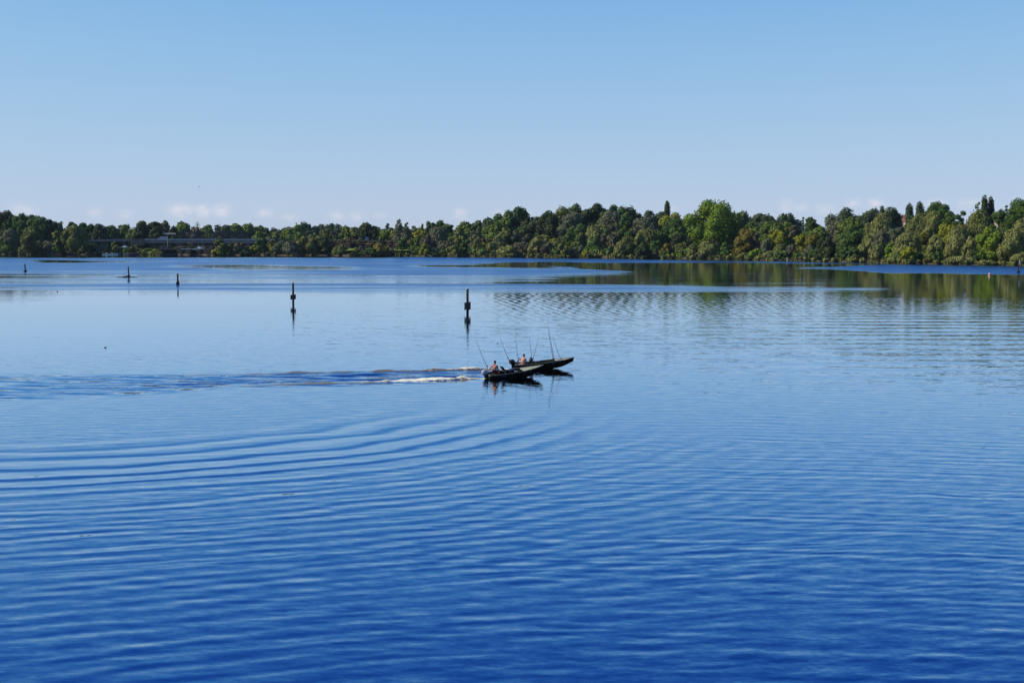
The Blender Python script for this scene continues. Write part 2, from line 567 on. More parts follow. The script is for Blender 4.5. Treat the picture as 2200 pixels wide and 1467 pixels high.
def water_material(name, foam=False):
    m = bpy.data.materials.new(name)
    m.use_nodes = True
    nt = m.node_tree
    S.nt = nt
    b = nt.nodes['Principled BSDF']
    geo = node(nt, 'ShaderNodeNewGeometry')
    sp = node(nt, 'ShaderNodeSeparateXYZ')
    nt.links.new(geo.outputs['Position'], sp.inputs[0])
    x, y = S(sp.outputs[0]), S(sp.outputs[1])
    pos = geo.outputs['Position']

    def attr(n):
        a = node(nt, 'ShaderNodeAttribute', attribute_name=n)
        return S(a.outputs['Fac'])
    amp, ruff, arc, arc2, chop, herr, lines = (attr(n) for n in ('amp', 'ruff', 'arc', 'arc_small', 'chop', 'herring', 'lines'))
    TP = 2 * math.pi
    warp = noise(nt, mapping(nt, pos, (.10, .16, 1)), 1.0, 2) - .5
    warp2 = noise(nt, mapping(nt, pos, (.33, .45, 1), R(20)), 1.0, 2) - .5
    patch = noise(nt, mapping(nt, pos, (.05, .12, 1), R(-8)), 1.0, 2)
    fray = noise(nt, mapping(nt, pos, (.012, .075, 1)), 1.0, 4, .65)
    edge = ruff * (1.0 - ruff) * 4.0
    ruff = ruff + (fray - .5) * 3.0 * edge
    ruff = S.op('MAXIMUM', S.op('MINIMUM', ruff, 1.0), 0.0)
    # wake rings
    dx, dy = x - ACX, y - ACY
    r = S.op('SQRT', dx * dx + dy * dy)
    rc = r + (r - 28.0) * (r - 28.0) * .018 + warp * 3.2
    w1 = S.op('SINE', rc * (TP / 3.2))
    w1 = (w1 + S.op('SINE', (rc + warp2 * .6 + 1.3) * (TP / 1.5)) * .42) * arc * (.016 + .095 * patch)
    w1 = S.op('MINIMUM', w1, .034)
    w2 = S.op('SINE', (r + warp * 2.5 + warp2 * .5) * (TP / 1.35)) * arc2 * (.03 + .11 * patch)
    w = w1 + S.op('MINIMUM', w2, .026)
    gx, gy = w * dx / r, w * dy / r
    # crossing short-crested trains

    def train(lam, deg, wa, wb, off):
        c, s = math.cos(R(deg)), math.sin(R(deg))
        ph = (y * c - x * s + warp * wa + warp2 * wb + off) * (TP / lam)
        v = S.op('SINE', ph)
        return v, c, s
    mod1 = noise(nt, mapping(nt, pos, (.16, .25, 1), R(10), (3, 7, 0)), 1.0, 2)
    mod2 = noise(nt, mapping(nt, pos, (.2, .3, 1), R(-14), (31, 17, 0)), 1.0, 2)
    m1 = S.op('MULTIPLY_ADD', mod1, 3.2, -1.0)
    m1.v.node.use_clamp = True
    m2 = S.op('MULTIPLY_ADD', mod2, 3.2, -1.1)
    m2.v.node.use_clamp = True
    qx, qy = x - 6.0, y - 4.0
    qr = S.op('SQRT', qx * qx + qy * qy)
    for lam, wa, wb, off, k, md in ((1.40, 2.2, .8, 0, .55, m1), (.82, 2.0, .6, 1, .45, m2)):
        v = S.op('SINE', (qr + warp * wa + warp2 * wb + off) * (TP / lam)) * md * amp * k
        gx = gx + v * qx / qr
        gy = gy + v * qy / qr
    for lam, deg, wa, wb, off, k, md in ((1.12, -9, 3, 1.0, 2, .45, m2), (.62, 16, 2.4, .7, 1, .38, m1)):
        v, c, s = train(lam, deg, wa, wb, off)
        v = v * md * amp * k
        gx = gx - v * s
        gy = gy + v * c
    # irregular ripples
    nz = noise(nt, mapping(nt, pos, (.62, 1.55, 1), R(-12)), 1.0, 4, .6, color=True)
    sc = node(nt, 'ShaderNodeSeparateColor')
    nt.links.new(nz, sc.inputs[0])
    k = amp * (patch * 1.6 + .3)
    gy = gy + (S(sc.outputs[0]) - .5) * k * 3.0
    gx = gx + (S(sc.outputs[1]) - .5) * k * 1.6
    nf = noise(nt, mapping(nt, pos, (1.9, 4.2, 1), R(-8)), 1.0, 3, .55, color=True)
    sc2 = node(nt, 'ShaderNodeSeparateColor')
    nt.links.new(nf, sc2.inputs[0])
    gy = gy + (S(sc2.outputs[0]) - .5) * k * 1.9
    gx = gx + (S(sc2.outputs[1]) - .5) * k * .8
    nh = noise(nt, mapping(nt, pos, (5.5, 10.0, 1), R(4)), 1.0, 2, .5, color=True)
    sc4 = node(nt, 'ShaderNodeSeparateColor')
    nt.links.new(nh, sc4.inputs[0])
    gy = gy + (S(sc4.outputs[0]) - .5) * amp * 1.1
    gx = gx + (S(sc4.outputs[1]) - .5) * amp * .7
    # crossing wakes by the right bank
    h1 = S.op('SINE', (x + y * .13 + warp * 2) * (TP / 1.45)) * herr * .015
    h2 = S.op('SINE', (x * .9 - y * .10 + warp * 2) * (TP / 1.8)) * herr * .010
    gx = gx + h1 + h2
    gy = gy + h1 * .3 - h2 * .25
    gy = gy + S.op('SINE', (y + x * .05 + warp * 6) * (TP / 6.5)) * lines * (.004 + .03 * mod1)
    # chopped track
    nk = noise(nt, mapping(nt, pos, (.22, 1.1, 1), R(12)), 1.0, 4, .6, color=True)
    sc3 = node(nt, 'ShaderNodeSeparateColor')
    nt.links.new(nk, sc3.inputs[0])
    gy = gy + (S(sc3.outputs[0]) - .45) * chop * 1.45
    gx = gx + (S(sc3.outputs[1]) - .5) * chop * .2
    cx = node(nt, 'ShaderNodeCombineXYZ')
    setin(nt, cx.inputs[0], gx * -1.0)
    setin(nt, cx.inputs[1], gy * -1.0)
    cx.inputs[2].default_value = 1.0
    nrm = node(nt, 'ShaderNodeVectorMath', operation='NORMALIZE')
    if foam:
        ad = node(nt, 'ShaderNodeVectorMath', operation='ADD')
        nt.links.new(geo.outputs['Normal'], ad.inputs[0])
        nt.links.new(cx.outputs[0], ad.inputs[1])
        nt.links.new(ad.outputs[0], nrm.inputs[0])
    else:
        nt.links.new(cx.outputs[0], nrm.inputs[0])
    nt.links.new(nrm.outputs[0], b.inputs['Normal'])
    b.inputs['IOR'].default_value = 1.33
    b.inputs['Specular Tint'].default_value = (.84, .96, 1.0, 1)
    b.inputs['Metallic'].default_value = 1.0
    b.inputs['Coat Weight'].default_value = 1.0
    b.inputs['Coat IOR'].default_value = 1.1
    b.inputs['Coat Tint'].default_value = (.95, .99, 1.0, 1)
    nt.links.new(nrm.outputs[0], b.inputs['Coat Normal'])
    setin(nt, b.inputs['Roughness'], ruff * WATER_RUFF + .018)
    setin(nt, b.inputs['Coat Roughness'], ruff * WATER_RUFF + .018)
    if not foam:
        b.inputs['Base Color'].default_value = WATER_BODY
    else:
        fo = attr('foam')
        silt = attr('silt')
        fn = noise(nt, mapping(nt, pos, (2.2, 5.0, 3)), 1.0, 5, .7)
        fm = S.op('MULTIPLY_ADD', fo * .92 + (fn - .5) * 2.6, 2.6, -1.1)
        fm.v.node.use_clamp = True
        b.inputs['Base Color'].default_value = WATER_BODY
        b.inputs['Roughness'].default_value = .05
        sb = node(nt, 'ShaderNodeBsdfPrincipled')
        sb.inputs['Base Color'].default_value = (.19, .145, .06, 1)
        sb.inputs['Roughness'].default_value = .12
        sb.inputs['IOR'].default_value = 1.33
        nt.links.new(nrm.outputs[0], sb.inputs['Normal'])
        fb = node(nt, 'ShaderNodeBsdfPrincipled')
        fb.inputs['Base Color'].default_value = (.90, .82, .60, 1)
        fb.inputs['Roughness'].default_value = .8
        mx1, mx2 = node(nt, 'ShaderNodeMixShader'), node(nt, 'ShaderNodeMixShader')
        setin(nt, mx1.inputs[0], silt)
        nt.links.new(b.outputs[0], mx1.inputs[1])
        nt.links.new(sb.outputs[0], mx1.inputs[2])
        setin(nt, mx2.inputs[0], fm)
        nt.links.new(mx1.outputs[0], mx2.inputs[1])
        nt.links.new(fb.outputs[0], mx2.inputs[2])
        out = [n for n in nt.nodes if n.type == 'OUTPUT_MATERIAL'][0]
        nt.links.new(mx2.outputs[0], out.inputs['Surface'])
    return m


WATER_BODY = (.001, .098, .33, 1)
WATER_RUFF = .36
wm = water_material('lake_water')
tag(mesh_obj('water', wv, wf, wm, attrs={
    'amp': ('POINT', AMP.ravel()), 'ruff': ('POINT', RUFF.ravel()), 'arc': ('POINT', ARC.ravel()), 'arc_small': ('POINT', ARC2.ravel()),
    'chop': ('POINT', CHOP.ravel()), 'herring': ('POINT', HERR.ravel()), 'lines': ('POINT', LINES.ravel())}, smooth=True), kind='structure')
# ------------------------------------------------------------------ trees and bushes
def _ico():
    t = (1 + 5 ** .5) / 2
    v = np.array([(-1, t, 0), (1, t, 0), (-1, -t, 0), (1, -t, 0), (0, -1, t), (0, 1, t), (0, -1, -t), (0, 1, -t),
                  (t, 0, -1), (t, 0, 1), (-t, 0, -1), (-t, 0, 1)], float)
    v /= np.linalg.norm(v[0])
    f = np.array([(0, 11, 5), (0, 5, 1), (0, 1, 7), (0, 7, 10), (0, 10, 11), (1, 5, 9), (5, 11, 4), (11, 10, 2), (10, 7, 6), (7, 1, 8),
                  (3, 9, 4), (3, 4, 2), (3, 2, 6), (3, 6, 8), (3, 8, 9), (4, 9, 5), (2, 4, 11), (6, 2, 10), (8, 6, 7), (9, 8, 1)])
    return v, f


ICO_V, ICO_F = _ico()


def lobes_for(kind, W, H, r):
    """Leafy lobes (x, y, z, rx, ry, rz) that make up a crown of width W and height H standing at z=0."""
    L = []
    hw = W / 2
    if kind in ('round', 'oak'):
        z0 = H * (.16 if kind == 'round' else .05)
        n = int(np.clip(H * W / 12, 11, 28))
        for i in range(n):
            zt = (i + .5) / n
            prof = math.sin(math.pi * min(1, .16 + .80 * zt)) ** .62
            a = i * 2.399 + r.uniform(-.4, .4)
            q = hw * prof * (r.uniform(.45, .78) if i % 4 else .15)
            s = max(.9, min(hw * .48, H * .21)) * r.uniform(.75, 1.15) * (1 - .22 * zt)
            L.append((q * math.cos(a), q * math.sin(a), z0 + (H - z0 - s * .9) * zt + .2 * s, s, s, s * r.uniform(.8, 1.05)))
    elif kind == 'poplar':           # a full crown whose top breaks into several rounded heads
        nh = int(np.clip(W / 3.6, 2, 7))
        for j in range(nh):
            u = (j + .5) / nh * 2 - 1
            xh = hw * .80 * u + r.uniform(-.06, .06) * W
            hh = H * (1 - .20 * abs(u) ** 2.2) * r.uniform(.90, 1.0)
            if j == nh // 2:
                hh = H
            wj = W / nh
            s = min(max(wj * .80, H * .10), H * .20)
            for k in range(5):
                zt = (k + .6) / 5
                sk = s * (1.25 - .42 * zt) * r.uniform(.85, 1.15)
                L.append((xh + r.uniform(-.4, .4) * sk, r.uniform(-.5, .5) * W * .55 * (1.1 - zt * .7), hh * (.10 + .90 * zt) - sk * .95 * zt, sk, sk, sk * 1.12))
    elif kind == 'column':
        for k in range(9):
            zt = (k + .5) / 9
            s = hw * math.sin(math.pi * (.15 + .72 * zt)) ** .45 * .95
            L.append((r.uniform(-.2, .2) * hw, r.uniform(-.2, .2) * hw, H * (.06 + .92 * zt) - s * .4 * zt, s, s, H / 9 * 1.2))
    elif kind == 'willow':
        n = int(np.clip(W * H / 9, 9, 22))
        for i in range(n):
            zt = (i + .5) / n
            prof = math.cos(zt * math.pi / 2) ** .36
            a = i * 2.399 + r.uniform(-.5, .5)
            q = hw * prof * r.uniform(.35, .72)
            s = hw * .42 * r.uniform(.75, 1.2)
            L.append((q * math.cos(a), q * math.sin(a), H * .10 + (H * .92 - s) * zt, s, s, min(H * .24, s * 1.35)))
    elif kind == 'shrub':
        n = int(np.clip(W * 1.3, 7, 16))
        for i in range(n):
            zt = (i + .5) / n
            prof = math.cos(zt * math.pi / 2) ** .6
            a = i * 2.399 + r.uniform(-.5, .5)
            q = hw * prof * r.uniform(.4, .8)
            s = min(hw * .45, H * .38) * r.uniform(.75, 1.2)
            L.append((q * math.cos(a), q * math.sin(a), H * .10 + (H - s) * zt * .95, s, s, s * r.uniform(.75, 1.0)))
    elif kind == 'conical':
        for i in range(14):
            zt = (i + .5) / 14
            q = hw * (1 - zt) * .55
            a = i * 2.399
            s = hw * (1 - .8 * zt) * .5 + .25
            L.append((q * math.cos(a), q * math.sin(a), H * (.08 + .9 * zt) - s * zt, s, s, s * 1.1))
    elif kind == 'airy':
        n = 22
        for i in range(n):
            zt = (i + .5) / n
            a = i * 2.399
            q = hw * r.uniform(.15, .70) * (.55 + .45 * math.sin(math.pi * zt))
            s = max(hw * .36, H * .035) * r.uniform(.75, 1.2) * (1.1 - .35 * zt)
            L.append((q * math.cos(a), q * math.sin(a), H * (.12 + .88 * zt) - s * zt, s, s, s * 1.15))
    return np.array(L)


def crown_mesh(kind, W, H, D, r, dens=1.0):
    L = lobes_for(kind, W, H, r)
    leaf = np.clip(D * .00070, .28, .9) * (.85 if kind == 'airy' else 1)
    V, F, T = [], [], []
    nb = 0
    lobet = r.uniform(-.16, .16, len(L))
    for li, (cx, cy, cz, rx, ry, rz) in enumerate(L):
        area = 4 * math.pi * ((rx * ry) ** 1.6 / 3 + 2 * (rx * rz) ** 1.6 / 3) ** (1 / 1.6)
        n = int(np.clip(area / (leaf * leaf) * (1.35 if kind != 'airy' else .8) * dens, 24, 620))
        d = r.normal(size=(n, 3))
        d /= np.linalg.norm(d, axis=1)[:, None]
        rad = r.uniform(.78, 1.12, n)
        # a few sprays stand out beyond the lobe
        rad = np.where(r.uniform(size=n) < .12, rad * 1.18, rad)
        p = d * np.array([rx, ry, rz]) * rad[:, None] + np.array([cx, cy, cz])
        inside = np.zeros(n, bool)
        for lj, q in enumerate(L):
            if lj != li:
                inside |= (((p - q[:3]) / q[3:]) ** 2).sum(1) < .55
        keep = ~inside & (p[:, 2] > .02 * H)
        p, d = p[keep], d[keep]
        n = len(p)
        if n:
            nn = d + r.normal(size=(n, 3)) * .36
            nn /= np.linalg.norm(nn, axis=1)[:, None]
            up = np.tile([0, 0, 1.0], (n, 1)) + r.normal(size=(n, 3)) * (.15 if kind == 'willow' else .9)
            u = np.cross(up, nn)
            u /= np.linalg.norm(u, axis=1)[:, None] + 1e-9
            w = np.cross(nn, u)
            s = leaf * r.uniform(.45, .85, n)[:, None]
            st = 1.5 if kind == 'willow' else r.uniform(.6, 1.2, n)[:, None]
            a = u * s * (.65 if kind == 'willow' else 1)
            c = w * s * st
            k1, k2 = r.uniform(.55, 1.1, n)[:, None], r.uniform(.55, 1.1, n)[:, None]
            q4 = np.stack([p - a * k1 - c, p + a - c * k2, p + a * k2 + c, p - a + c * k1], 1).reshape(-1, 3)
            V.append(q4)
            F.append(np.arange(n * 4).reshape(n, 4) + nb)
            T.append(np.clip(r.uniform(.0, 1.0, n) * .42 + .30 + lobet[li] * 1.3, 0, 1))
            nb += n * 4
        # the twiggy inside of the lobe keeps the crown from being see-through
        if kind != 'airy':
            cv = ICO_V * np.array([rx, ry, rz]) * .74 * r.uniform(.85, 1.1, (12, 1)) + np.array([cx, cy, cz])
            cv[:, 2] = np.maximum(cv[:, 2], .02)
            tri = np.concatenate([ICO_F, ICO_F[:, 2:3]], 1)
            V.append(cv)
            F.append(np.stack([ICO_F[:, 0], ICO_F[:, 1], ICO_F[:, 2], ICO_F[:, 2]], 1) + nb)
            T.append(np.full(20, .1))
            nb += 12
    return np.concatenate(V), np.concatenate(F), np.concatenate(T)


def faces_mesh(name, V, F, T, mat, parent=None, loc=None):
    """Quads and triangles (a triangle repeats its last index) with a per-face leaf tint."""
    me = bpy.data.meshes.new(name)
    tri = F[:, 2] == F[:, 3]
    cnt = np.where(tri, 3, 4)
    start = np.concatenate([[0], np.cumsum(cnt)[:-1]])
    idx = F[:, [0, 1, 2, 3]].copy()
    mask = np.ones_like(idx, bool)
    mask[tri, 3] = False
    flat = idx[mask]
    me.vertices.add(len(V))
    me.vertices.foreach_set('co', V.astype(np.float32).ravel())
    me.loops.add(len(flat))
    me.loops.foreach_set('vertex_index', flat.astype(np.int32))
    me.polygons.add(len(F))
    me.polygons.foreach_set('loop_start', start.astype(np.int32))
    me.update(calc_edges=True)
    a = me.attributes.new('tint', 'FLOAT', 'FACE')
    a.data.foreach_set('value', T.astype(np.float32))
    me.materials.append(mat)
    o = bpy.data.objects.new(name, me)
    COL.objects.link(o)
    if parent is not None:
        o.parent = parent
    if loc is not None:
        o.location = loc
    return o


CAT = {'shrub': 'bush'}
_tseed = [100]


def plant(px, off, top, wpx, kind, leaf, label, group=None, name=None, wf=1.0):
    """A tree whose top shows at photo row `top`, `wpx` photo pixels wide, `off` metres behind the waterline."""
    _tseed[0] += 1
    r = np.random.default_rng(_tseed[0])
    D = float(shore_dist(px)) + off
    z0 = float(ground_z(off)) - .1
    H = CAM_H - (top - HZ) / FPX * D - z0
    W = wpx / FPX * D * {'column': 1.15, 'airy': 1.1, 'conical': 1.15, 'poplar': 1.36, 'willow': 1.42, 'round': 1.34}.get(kind, 1.3)
    nm = name or {'shrub': 'bush', 'willow': 'willow_tree', 'poplar': 'poplar_tree', 'column': 'cypress_tree', 'conical': 'conifer_tree'}.get(kind, 'broadleaf_tree')
    if kind == 'willow' and H < 7:
        nm = 'willow_bush'
    t = empty(nm, ((px - 1100) / FPX * D, D, z0), (0, 0, r.uniform(-.5, .5) if kind != 'poplar' else r.uniform(-.2, .2)))
    tag(t, label, 'bush' if (kind == 'shrub' or nm == 'willow_bush') else 'tree', group)
    V, F, T = crown_mesh(kind, W, max(H, 1.5), D, r)
    faces_mesh('crown', V, F, T, LEAF[leaf], t)
    H = max(H, 1.5)
    mb = MB()
    tr = max(.08, H * .017)
    lean = r.uniform(-.06, .06) * H
    mb.tube([(0, 0, 0), (lean * .3, 0, H * .3), (lean, 0, H * .62), (lean * 1.1, 0, H * .85)], [tr * 1.3, tr, tr * .6, tr * .2], 6)
    for k in range(3):
        a = r.uniform(0, 6.28)
        q = W * .27
        zb = H * (.25 + .13 * k)
        mb.tube([(lean * .5, 0, zb), (lean * .5 + q * .5 * math.cos(a), q * .5 * math.sin(a), zb + H * .1), (lean * .5 + q * math.cos(a), q * math.sin(a), zb + H * .24)],
                [tr * .55, tr * .4, tr * .15], 5)
    mb.build('trunk' if kind != 'shrub' else 'stem', M['bark'], t)
    return t


# bearing px, metres behind the waterline, top row, width px, habit, foliage, label
TREES = [
    # ---- far left, behind
    (-30, 60, 448, 60, 'poplar', 'dark', 'dark tree cut by the left picture edge, tallest of the left wood'),
    (16, 60, 449.5, 40, 'poplar', 'dark', 'tall dark poplar with sunlit top beside the left picture edge'),
    (48, 55, 454.5, 54, 'poplar', 'deep', 'broad dark poplar with lit heads, second in the left wood'),
    (72, 62, 463, 30, 'round', 'dark', 'dark tree filling the dip right of the broad left poplar'),
    (86, 18, 467.5, 46, 'round', 'deep', 'round tree with sunlit left face standing down to the left shore'),
    (110, 24, 472, 30, 'round', 'dark', 'dark round-headed tree right of the sunlit left shore tree'),
    (132, 75, 475, 24, 'airy', 'grey', 'thin greyish crown peeping over the left wood'),
    (130, 55, 484, 30, 'round', 'deep', 'low dark tree below the thin greyish crown'),
    (158, 50, 477.5, 24, 'round', 'dark', 'dark tree rising behind the big olive shore tree'),
    (163, 8, 484, 44, 'round', 'olive', 'big olive-green shore tree left of the road bridge end'),
    (182, 115, 478.5, 26, 'round', 'deep', 'dark tree above the left end of the road bridge'),
    (199, 118, 480.5, 20, 'round', 'deep', 'small round tree right of the tree above the bridge end'),
    (215, 116, 479.5, 26, 'poplar', 'dark', 'dark pointed poplar ending the left wood'),
    # ---- far left, shore
    (26, 12, 493, 40, 'shrub', 'grey', 'grey-brown dome-shaped bush near the left picture edge'),
    (63, 9, 494, 32, 'round', 'olive', 'olive bushy tree at the shore between the grey dome bush and the lit tree'),
    (127, 7, 495, 22, 'round', 'olive', 'narrow olive tree on the shore left of the big olive tree'),
    (2, 8, 513, 32, 'shrub', 'mid', 'green bush cut by the left picture edge at the waterside'),
    (18, 3, 526, 26, 'shrub', 'mid', 'light green low bush in front of the grey dome bush'),
    (54, 3, 529, 24, 'shrub', 'olive', 'low yellowish bush at the waterside below the olive bushy tree'),
    (38, 4, 528, 20, 'shrub', 'deep', 'low dark bush between two lighter waterside bushes on the far left'),
    (84, 5, 517, 26, 'shrub', 'olive', 'olive bush at the foot of the sunlit left tree'),
    (103, 6, 519, 30, 'shrub', 'grey', 'dull grey bush between the sunlit tree and the narrow olive tree'),
    (124, 2, 527, 14, 'shrub', 'mid', 'small green bush at the water below the narrow olive tree'),
    (147, 5, 523, 20, 'shrub', 'deep', 'dark bush left below the big olive tree'),
    (180, 4, 527, 16, 'shrub', 'dark', 'dark waterside bush right below the big olive tree'),
    # ---- shore in front of the left bridge half
    (200, 12, 523, 22, 'shrub', 'olive', 'olive bush under the left end of the road bridge'),
    (224, 12, 523.5, 24, 'shrub', 'grey', 'grey-green bush under the bridge left of the moored boats'),
    (247, 8, 519, 13, 'round', 'olive', 'slim yellowish young tree behind the white moored boats'),
    (256, 6, 529, 16, 'shrub', 'dark', 'dark bush right behind the white moored boats'),
    (274, 8, 531.5, 20, 'shrub', 'mid', 'green bush in front of the white parked car'),
    (285, 6, 528.5, 10, 'shrub', 'dark', 'small dark bush left of the thin young tree by the abutment'),
    (296, 9, 525, 9, 'conical', 'olive', 'thin pointed young tree in front of the bridge abutment'),
    (318, 7, 533, 24, 'shrub', 'mid', 'green bush below the right corner of the bridge abutment'),
    (337, 7, 535, 24, 'shrub', 'lime', 'yellow-green low bush left of the pale T-shaped mast'),
    # ---- behind the bridge
    (239, 150, 484.5, 30, 'round', 'deep', 'first dark tree behind the bridge after the gap in the left wood'),
    (253, 150, 491, 20, 'round', 'dark', 'low dark tree behind the bridge left of the light twin-headed tree'),
    (270, 160, 482.5, 28, 'round', 'mid', 'lighter rounded tree behind the bridge left of the dark block tree'),
    (288, 150, 487, 18, 'poplar', 'mid', 'small pointed green tree behind the bridge beside the dark block tree'),
    (307, 140, 475.5, 28, 'round', 'dark', 'dark block-shaped tree behind the bridge above the abutment'),
    (334, 145, 477, 34, 'round', 'dark', 'wide dark tree behind the bridge left of the pale mast'),
    (357, 170, 474.5, 22, 'round', 'grey', 'grey-brown round crown right above the pale T-shaped mast'),
    (373, 150, 486, 20, 'round', 'dark', 'low dark tree just right of the pale mast behind the bridge'),
    (391, 170, 475.5, 36, 'airy', 'grey', 'wide loose light grey tree right of the pale mast'),
    (394, 160, 480, 34, 'round', 'mid', 'rounded green tree under the loose grey crown by the mast'),
    (420, 150, 488, 26, 'round', 'brown', 'brownish low tree at the foot of the bare dead tree'),
    (446, 190, 485, 34, 'round', 'mid', 'green tree right of the bare dead tree behind the rail truss'),
    (468, 195, 481, 22, 'airy', 'grey', 'pale feathery tree top over the rail truss'),
    (485, 200, 483.5, 30, 'round', 'blue', 'bluish dark tree behind the middle of the rail truss'),
    (508, 230, 482, 40, 'round', 'mid', 'wide green canopy tree behind the right half of the rail truss'),
    (536, 235, 482.5, 38, 'round', 'mid', 'wide green canopy tree over the right end of the rail truss'),
    (560, 240, 485.5, 30, 'round', 'mid', 'sloping canopy tree right of the rail truss end'),
    (574, 240, 489, 18, 'round', 'blue', 'small bluish tree at the low point right of the truss'),
    (587, 250, 489, 16, 'poplar', 'blue', 'small dark pointed tree top in the dip right of the truss'),
    (604, 240, 488, 20, 'poplar', 'blue', 'second small dark tree top in the dip right of the truss'),
    (615, 180, 494, 26, 'round', 'mid', 'low green tree in the dip behind the grey-green shore bush'),
    (590, 150, 498, 34, 'round', 'olive', 'low olive tree behind the right end of the road bridge'),
    (560, 150, 497, 34, 'round', 'mid', 'low green tree behind the bridge left of the olive one'),
    (630, 170, 482.5, 22, 'poplar', 'mid', 'pointed green tree left of the bluish double grove'),
    (655, 200, 476, 44, 'poplar', 'blue', 'bluish dark poplar clump, left of the double grove behind the big olive bush'),
    (690, 215, 480, 26, 'poplar', 'blue', 'bluish tree bridging the two dark poplar clumps'),
    (713, 200, 478, 44, 'poplar', 'blue', 'bluish dark poplar clump, right of the double grove'),
    (744, 200, 485.5, 22, 'round', 'mid', 'small green tree right after the bluish double grove'),
    (703, 90, 491, 18, 'round', 'olive', 'light olive young tree in front of the right bluish clump'),
    (722, 90, 506, 26, 'shrub', 'deep', 'dark bush beside the bank path behind the big olive bush'),
    (645, 120, 498, 30, 'round', 'mid', 'low green tree behind the big olive bush'),
    # ---- shore, road bridge right half
    (468, 3, 534, 20, 'shrub', 'lime', 'bright green low bush at the water right of the jetty'),
    (476, 9, 511, 24, 'round', 'olive', 'olive-brown tree in front of the bridge right of the jetty'),
    (498, 8, 523, 26, 'shrub', 'deep', 'dark bush right of the olive-brown tree under the bridge'),
    (514, 10, 520, 22, 'shrub', 'brown', 'brownish bush below the bridge span, middle of the dark shore clump'),
    (527, 4, 531, 34, 'shrub', 'dark', 'wide dark waterside bush under the bridge right half'),
    (549, 4, 526, 18, 'shrub', 'lime', 'yellow-green leaning bush left of the dark round shore tree'),
    (568, 10, 509.5, 34, 'round', 'deep', 'dark round shore tree hiding the right end of the bridge'),
    (587, 10, 515, 18, 'shrub', 'gold', 'small orange-tinged bush between two rounded shore bushes'),
    (605, 6, 516, 32, 'willow', 'grey', 'grey-green rounded bush left of the big olive bush, left half'),
    (626, 7, 517, 30, 'shrub', 'grey', 'grey-green rounded bush touching the big olive bush'),
    (672, 8, 503, 62, 'oak', 'olive', 'big olive round bush by the water, widest on the left shore'),
    (700, 6, 511, 26, 'shrub', 'dark', 'dark right shoulder bush of the big olive round bush'),
    (733, 4, 526.5, 28, 'shrub', 'olive', 'olive rounded low bush right of the big olive bush'),
    # ---- embankment stretch
    (748, 70, 487, 30, 'conical', 'mid', 'light conical tree leaning against the big dark dome tree'),
    (764, 74, 488, 32, 'round', 'olive', 'olive tree between the conical tree and the dark dome tree'),
    (788, 70, 480.5, 46, 'oak', 'dark', 'big dark dome-shaped tree standing above the brown embankment'),
    (755, 52, 509, 22, 'shrub', 'red', 'reddish-brown bush at the left on the embankment'),
    (775, 52, 511, 20, 'shrub', 'brown', 'brown bush left of the light blue panel'),
    (811, 220, 487, 30, 'round', 'mid', 'far green tree top right of the dark dome tree'),
    (834, 260, 478.5, 11, 'oak', 'blue', 'small far round tree sticking up alone over the wood'),
    (842, 240, 489, 22, 'round', 'blue', 'bluish low tree under the lone far round tree'),
    (827, 85, 493, 32, 'round', 'mid', 'rounded mid green tree behind the embankment right part'),
    (846, 85, 495, 20, 'round', 'lime', 'light green tree left of the tall airy tree'),
    (765, 3, 532, 13, 'shrub', 'lime', 'small bright bush alone before the grass strip'),
    (779, 4, 529, 18, 'shrub', 'brown', 'brownish low bush at the water right of the grass strip'),
    (796, 4, 532, 24, 'shrub', 'deep', 'dark low waterside bush before the embankment wall'),
    (817, 5, 520, 30, 'shrub', 'gold', 'rounded bush with golden top at the embankment foot'),
    (843, 4, 533, 26, 'shrub', 'grey', 'dull low bush right of the golden-topped bush'),
    (857, 75, 470, 20, 'airy', 'grey', 'tall airy tree with thin crown over the embankment end'),
    (857, 70, 484, 22, 'column', 'grey', 'greyish lower tree under the tall airy crown'),
    (873, 70, 477, 15, 'airy', 'brown', 'thin grey-brown tree next to the tall airy tree'),
    (874, 64, 487, 18, 'column', 'grey', 'slim grey tree right of the tall airy tree'),
    (889, 95, 485, 22, 'round', 'grey', 'grey-green tree right of the thin grey-brown tree'),
    (908, 78, 478.5, 18, 'conical', 'mid', 'slim green pointed tree left of the grey leaning willow'),
    (905, 60, 489, 28, 'round', 'lime', 'bright green tree in front of the slim pointed one'),
    (924, 90, 476, 26, 'round', 'blue', 'bluish round tree behind the grey leaning willow'),
    (945, 85, 471.5, 32, 'poplar', 'deep', 'dark tall tree with ragged top above the grey leaning willow'),
    (968, 90, 482, 16, 'round', 'dark', 'small dark tree right of the ragged-topped dark tree'),
    (866, 12, 512, 26, 'round', 'deep', 'dark shore tree with deep shade at the embankment end'),
    (893, 9, 512.5, 34, 'oak', 'mid', 'dome-shaped green shore tree right of the dark shaded tree'),
    (912, 6, 523, 18, 'shrub', 'lime', 'yellow-green bush right below the dome-shaped shore tree'),
    (886, 3, 536, 26, 'shrub', 'grey', 'pale low bush at the water under the dome-shaped tree'),
    (928, 5, 533, 22, 'shrub', 'brown', 'brown-grey low bush right of the yellow-green bush'),
    (940, 30, 489.5, 36, 'willow', 'grey', 'grey leaning willow above the left shore bushes'),
    (918, 28, 503, 28, 'round', 'brown', 'brownish bushy tree below the slim green pointed tree'),
    (958, 14, 514, 36, 'willow', 'brown', 'brown-grey drooping bush at the shore below the grey willow'),
    (950, 4, 536, 26, 'shrub', 'grey', 'low grey bush at the water below the brown drooping bush'),
    (968, 45, 499, 26, 'round', 'deep', 'dark tree in the shade right of the grey leaning willow'),
    # ---- wood left of the central group
    (998, 70, 477.5, 36, 'round', 'mid', 'rounded green tree left of the rising wood'),
